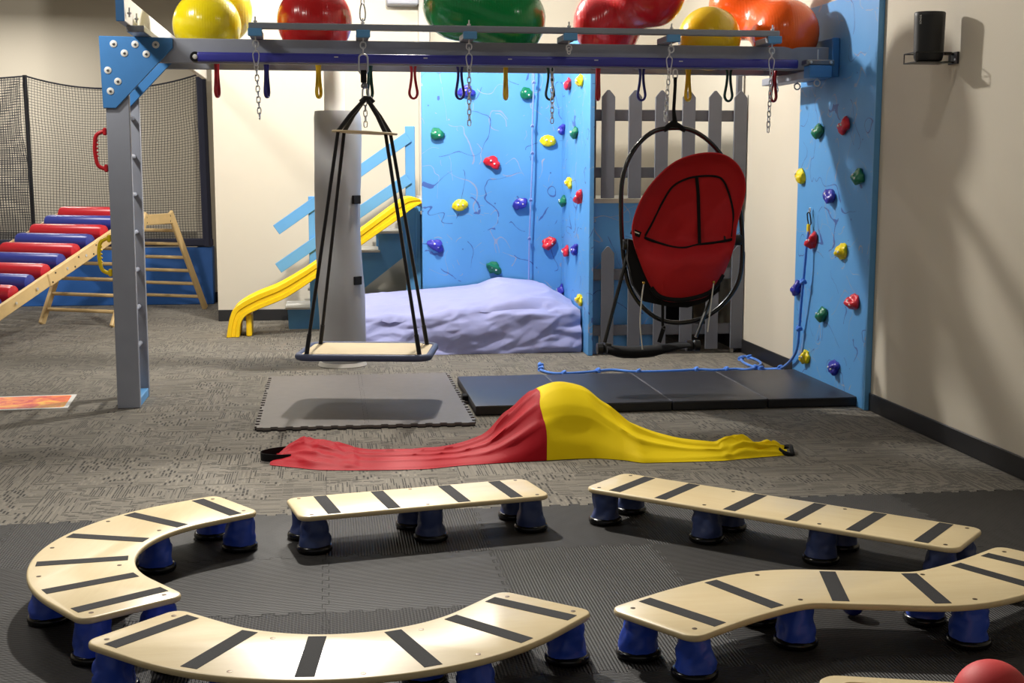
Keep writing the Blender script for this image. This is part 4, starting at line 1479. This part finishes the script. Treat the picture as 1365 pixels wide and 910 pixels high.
# ------------------------------------------------------------------ stairs
st = thing('loft_stairs', 'light blue stairs with handrails climbing to the loft', 'stairs', (.1, 11.8, 0))
RISE, RUN = .165, .2
def tread_xy(n):
    return -.39 + RUN * (n - 1), .195 + RISE * (n - 1)
for n in range(1, 7):
    x, z = tread_xy(n)
    MB().box(x, x + RUN + .035, 11.6, 12.15, z - .022, z, .003).build('tread', K['tread'], st)
for y in (11.615, 12.12):
    pts = [(-.36, y, 0), (-.02, y, 0), (.278, y, .335), (.80, y, .74), (.80, y, 1.0)]
    prof = []
    for n in range(6, 0, -1):
        x, z = tread_xy(n)
        prof += [(x + RUN + .02 if n == 6 else x + RUN + .02, y, z - .023), (x + .02, y, z - .023)]
    # notched top edge following the treads
    MB().prism(pts + prof[1:], (0, .03, 0)).build('stringer', K['lightblue'], st, 0)
for x0, x1, z1 in ((-.172, -.088, 1.16), (.672, .757, 1.765)):
    MB().box(x0, x1, 11.585, 11.614, 0, z1, .004).build('handrail_post', K['lightblue'], st)
MB().bar((-.45, 11.572, .872), (.70, 11.572, 1.672), .02, .095, (0, 0, 1), .003).build('handrail', K['lightblue'], st)
MB().bar((-.44, 11.572, .54), (.70, 11.572, 1.315), .02, .095, (0, 0, 1), .003).build('handrail', K['lightblue'], st)
MB().box(.757, .80, 11.575, 11.615, .0, 1.10, .003).build('support_post', K['lightblue'], st)

# ------------------------------------------------------------------ slide
sl = thing('slide', 'yellow plastic slide running down beside the blue stairs', 'slide', (-.8, 11.27, 0))
top = [(-.86, .004), (-.845, .10), (-.825, .18), (-.792, .245), (-.711, .306), (-.586, .367), (-.431, .428), (-.243, .533), (-.092, .632), (.273, .893), (.576, 1.115), (.671, 1.165), (.76, 1.150)]
bot = [(-.755, .004), (-.748, .07), (-.734, .13), (-.683, .192), (-.558, .247), (-.46, .285), (-.36, .33), (-.2, .43), (-.05, .535), (.31, .79), (.57, .97), (.69, 1.06), (.78, 1.115)]
T2 = catmull([(a, 0, b) for a, b in top], 5)
B2 = catmull([(a, 0, b) for a, b in bot], 5)
sec = [(0, 0), (-.010, .04), (-.010, .30), (0, .36), (0, .60), (-.012, .66), (-.014, .95), (-.006, 1.0), (.03, 1.0), (.042, .92), (.06, .40), (.10, .32), (.28, .32), (.32, .40), (.338, .92), (.35, 1.0), (.386, 1.0), (.392, .95), (.38, .0)]
rings = []
for a, b in zip(B2, T2):
    rings.append([Vector((a.x + (b.x - a.x) * f, 11.10 + y, a.z + (b.z - a.z) * f)) for y, f in sec])
MB().ring_loft(rings).build('chute', K['slide'], sl, 50)
MB().box(.745, .80, 11.12, 11.46, 1.085, 1.15, .006).build('hook_lip', K['tread'], sl)
MB().box(-.70, -.655, 11.15, 11.43, 0, .185, .008).build('foot_brace', K['slide'], sl)

# ------------------------------------------------------------------ trampoline
tr = thing('trampoline', 'rectangular trampoline with black safety net and blue skirt', 'trampoline', (-3.1, 15.0, 0))
TX0, TX1, TY0, TY1 = -5.2, -1.19, 13.82, 16.1
MB().box(TX0, TX1, TY0, TY0 + .03, .0, .59, .006).build('skirt', K['tampblue'], tr)
MB().box(TX1 - .03, TX1, TY0 + .03, TY1, .0, .59, .006).build('skirt', K['tampblue'], tr)
MB().box(TX0, TX1 - .04, TY0 + .04, TY1, .60, .64, .01).build('jumping_bed', K['black'], tr)
MB().box(TX0, TX1 + .01, TY0 - .015, TY0 + .05, .60, .68, .012).build('edge_pad', K['netband'], tr)
for x, w in ((-2.95, .022), (-1.235, .05)):
    MB().tube([(x, TY0 + .02, .6), (x - .02, TY0 + .02, 2.31)], w, 10).build('net_pole', K['netband'] if w > .03 else K['black'], tr)
def top_z(x):
    for a, b, za, zb, sag in ((-5.2, -2.96, 2.35, 2.30, .12), (-2.96, -1.25, 2.30, 2.345, .14)):
        if x <= b:
            t = (x - a) / (b - a)
            return za + (zb - za) * t - sag * 4 * t * (1 - t) * (1 if a > -3 else .6)
    return 2.345
def netmesh(x0, x1, yy, pitch, wob, th, seed):
    mb = MB()
    nxx = int((x1 - x0) / pitch)
    def pos(x, f):
        z0, z1 = .66, top_z(x)
        z = z0 + (z1 - z0) * f
        return Vector((x + wob * noise.noise(Vector((x * 2.2, z * 1.6, seed))), yy + .03 * math.sin(x * 5 + seed) + .02 * noise.noise(Vector((x * 3, z * 3, seed + 4))), z + wob * .7 * noise.noise(Vector((x * 1.7, z * 2, seed + 9)))))
    nz = int(1.65 / pitch)
    for i in range(nxx + 1):
        x = x0 + pitch * i
        v = [(pos(x - th, f / 14), pos(x + th, f / 14)) for f in range(15)]
        vv = [(mb.bm.verts.new(a), mb.bm.verts.new(b)) for a, b in v]
        for (a, b), (c, d) in zip(vv, vv[1:]):
            mb.bm.faces.new((a, b, d, c))
    for k in range(nz + 1):
        f = k / nz
        vv = []
        for i in range(0, 29):
            x = x0 + (x1 - x0) * i / 28
            p_ = pos(x, f) + Vector((0, .002, 0))
            vv.append((mb.bm.verts.new(p_ + Vector((0, 0, th))), mb.bm.verts.new(p_ - Vector((0, 0, th)))))
        for (a, b), (c, d) in zip(vv, vv[1:]):
            mb.bm.faces.new((a, b, d, c))
    return mb
n1 = netmesh(-4.6, -1.25, TY0 + .01, .027, .03, .0021, 1).build('safety_net', K['net'], tr, 0)
n1['kind'] = 'stuff'
n2 = netmesh(-4.4, -3.0, TY0 + .10, .024, .06, .0032, 6).build('folded_net', K['net'], tr, 0)
n2['kind'] = 'stuff'
for x0, x1 in ((-4.6, -2.97), (-2.95, -1.25)):
    pts = [(x0 + (x1 - x0) * k / 16, TY0 + .01, top_z(x0 + (x1 - x0) * k / 16)) for k in range(17)]
    MB().tube(pts, .008, 6).build('top_cord', K['net'], tr)

# ------------------------------------------------------------------ wooden climber and roller ramp
cl = thing('wooden_climber', 'beech trapezoid climbing frame with round rungs before the trampoline', 'climbing frame', (-1.91, 12.82, 0))
e_ = Vector((.906, -.423, 0)); n_ = Vector((.423, .906, 0)); c0 = Vector((-1.91, 12.82, 0))
def cp(u, v, z):
    return c0 + e_ * u + n_ * v + Vector((0, 0, z))
for u in (-.37, .37):
    for v in (-1, 1):
        MB().bar(cp(u, v * .80, .0), cp(u, v * .20, .985), .032, .075, n_, .008).build('leg', K['wood'], cl)
    MB().bar(cp(u, -.24, .925), cp(u, .24, .925), .030, .10, (0, 0, 1), .006).build('top_rail', K['wood'], cl)
    for v in (-.2, .2):
        for q in (.9, .95):
            MB().lathe([(.011, 0), (.011, .004)], cp(u, v, q) - n_ * 0 + Vector((.0, -.02, 0)), 8, 'y').build('bolt', K['black'], cl)
for v in (-1, 1):
    for k in range(7):
        z = .13 + k * .135
        vv = v * (.80 - .60 * z / .985)
        MB().cyl(cp(-.37, vv, z), cp(.37, vv, z), .0165, 10).build('rung', K['wood'], cl)
rp_ = thing('roller_ramp', 'beech ramp with alternating red and blue padded rollers', 'climbing ramp', (-2.5, 11.6, 0))
RA, RBv = (-.24, 1.0), (-2.9, .10)     # (v, z) of the upper and lower ends
def rpt(u, f, dz_=0):
    v = RA[0] + (RBv[0] - RA[0]) * f
    z = RA[1] + (RBv[1] - RA[1]) * f
    return cp(u, v, z + dz_)
for u in (-.40, .40):
    MB().bar(rpt(u, .05), rpt(u, .52), .03, .11, (0, 0, 1), .006).build('side_rail', K['wood'], rp_)
    MB().bar(rpt(u, .52), rpt(u, 1.0), .03, .11, (0, 0, 1), .006).build('side_rail', K['wood'], rp_)
    s = .016 if u > 0 else -.016
    MB().bar(rpt(u + s, .30), rpt(u + s, .56), .02, .115, (0, 0, 1), .008).build('joining_plate', K['wood'], rp_)
    if u > 0:
        for f, dz_ in ((.08, 0), (.2, 0), (.315, .03), (.33, -.03), (.37, .0), (.41, .03), (.43, -.03), (.47, 0), (.53, .03), (.545, -.03), (.62, 0), (.72, 0), (.85, 0)):
            p_ = rpt(u + .028, f, dz_)
            big = dz_ == 0
            MB().tube([p_ - e_ * .004, p_ + e_ * .003], .012 if big else .007, 10).build('rail_bolt', K['steel'] if big else K['black'], rp_)
for k in range(12):
    f = .075 + k * .078
    a, b = rpt(-.375, f, .045), rpt(.375, f, .045)
    m = K['rollred'] if k % 2 == 0 else K['rollblue']
    d = (b - a)
    rr = [.036, .068, .073, .073, .068, .036]
    MB().tube([a, a + d * .02, a + d * .06, a + d * .94, a + d * .98, b], rr, 18).build('roller', m, rp_, 50)

# ------------------------------------------------------------------ wall speaker
sp_ = thing('wall_speaker', 'black cylindrical speaker standing on a wall bracket', 'speaker', (3.008, 6.40, 1.95))
mb = MB()
rows = []
for r, z in ((.05, .0), (.066, .004), (.072, .02), (.074, .05), (.077, .22), (.0775, .238), (.074, .243), (.02, .2435)):
    rows.append([(3.008 + r * 1.02 * math.cos(2 * PI * k / 36), 6.40 + r * .82 * math.sin(2 * PI * k / 36), 1.952 + z) for k in range(36)])
mb.ring_loft(rows).build('body', K['speaker'], sp_, 40)
fc = bpy.data.curves.new('lettering', 'FONT')
fc.body = 'SONOS'
fc.size = .0135
fc.extrude = .0004
fc.align_x = 'CENTER'
tmp = bpy.data.objects.new('lettering', fc)
COL.objects.link(tmp)
bpy.context.view_layer.update()
tme = bpy.data.meshes.new_from_object(tmp)
bpy.data.objects.remove(tmp)
tme.materials.append(K['white'])
a = math.radians(-142)
lt = bpy.data.objects.new('lettering', tme)
COL.objects.link(lt)
lt.parent = sp_
lt.location = (.0795 * math.cos(a), .0645 * math.sin(a), .205)
nrm = Vector((math.cos(a) / 1.02, math.sin(a) / .82, 0)).normalized()
zax = nrm
xax = Vector((0, 0, 1))
yax = zax.cross(xax)
lt.rotation_euler = Matrix((xax, yax, zax)).transposed().to_euler()
bk = thing('speaker_bracket', 'thin black wire shelf bracket on the right wall under the speaker', 'bracket', (3.1, 6.40, 1.94))
MB().box(2.91, 3.10, 6.325, 6.475, 1.9425, 1.948, .001).build('tray', K['black'], bk)
rr_ = rrect(3.005, 6.40, .19, .15, .01, 0, 3)
MB().tube([(x, y, 1.992) for x, y in rr_], .003, 6, True).build('guard_rail', K['black'], bk)
for x, y in ((2.912, 6.33), (2.912, 6.47), (3.09, 6.33), (3.09, 6.47)):
    MB().cyl((x, y, 1.945), (x, y, 1.992), .003, 6).build('guard_post', K['black'], bk)
MB().box(3.09, 3.148, 6.39, 6.41, 1.945, 1.955, .001).build('arm', K['black'], bk)
MB().box(3.09, 3.148, 6.39, 6.41, 1.985, 1.995, .001).build('arm', K['black'], bk)
MB().box(3.138, 3.149, 6.35, 6.45, 1.94, 2.0, .002).build('wall_plate', K['black'], bk)
MB().lathe([(.006, -.002), (.006, .003)], (3.137, 6.372, 1.962), 8, 'x').build('screw', K['steel'], bk)
print('carpet tiles', nt)
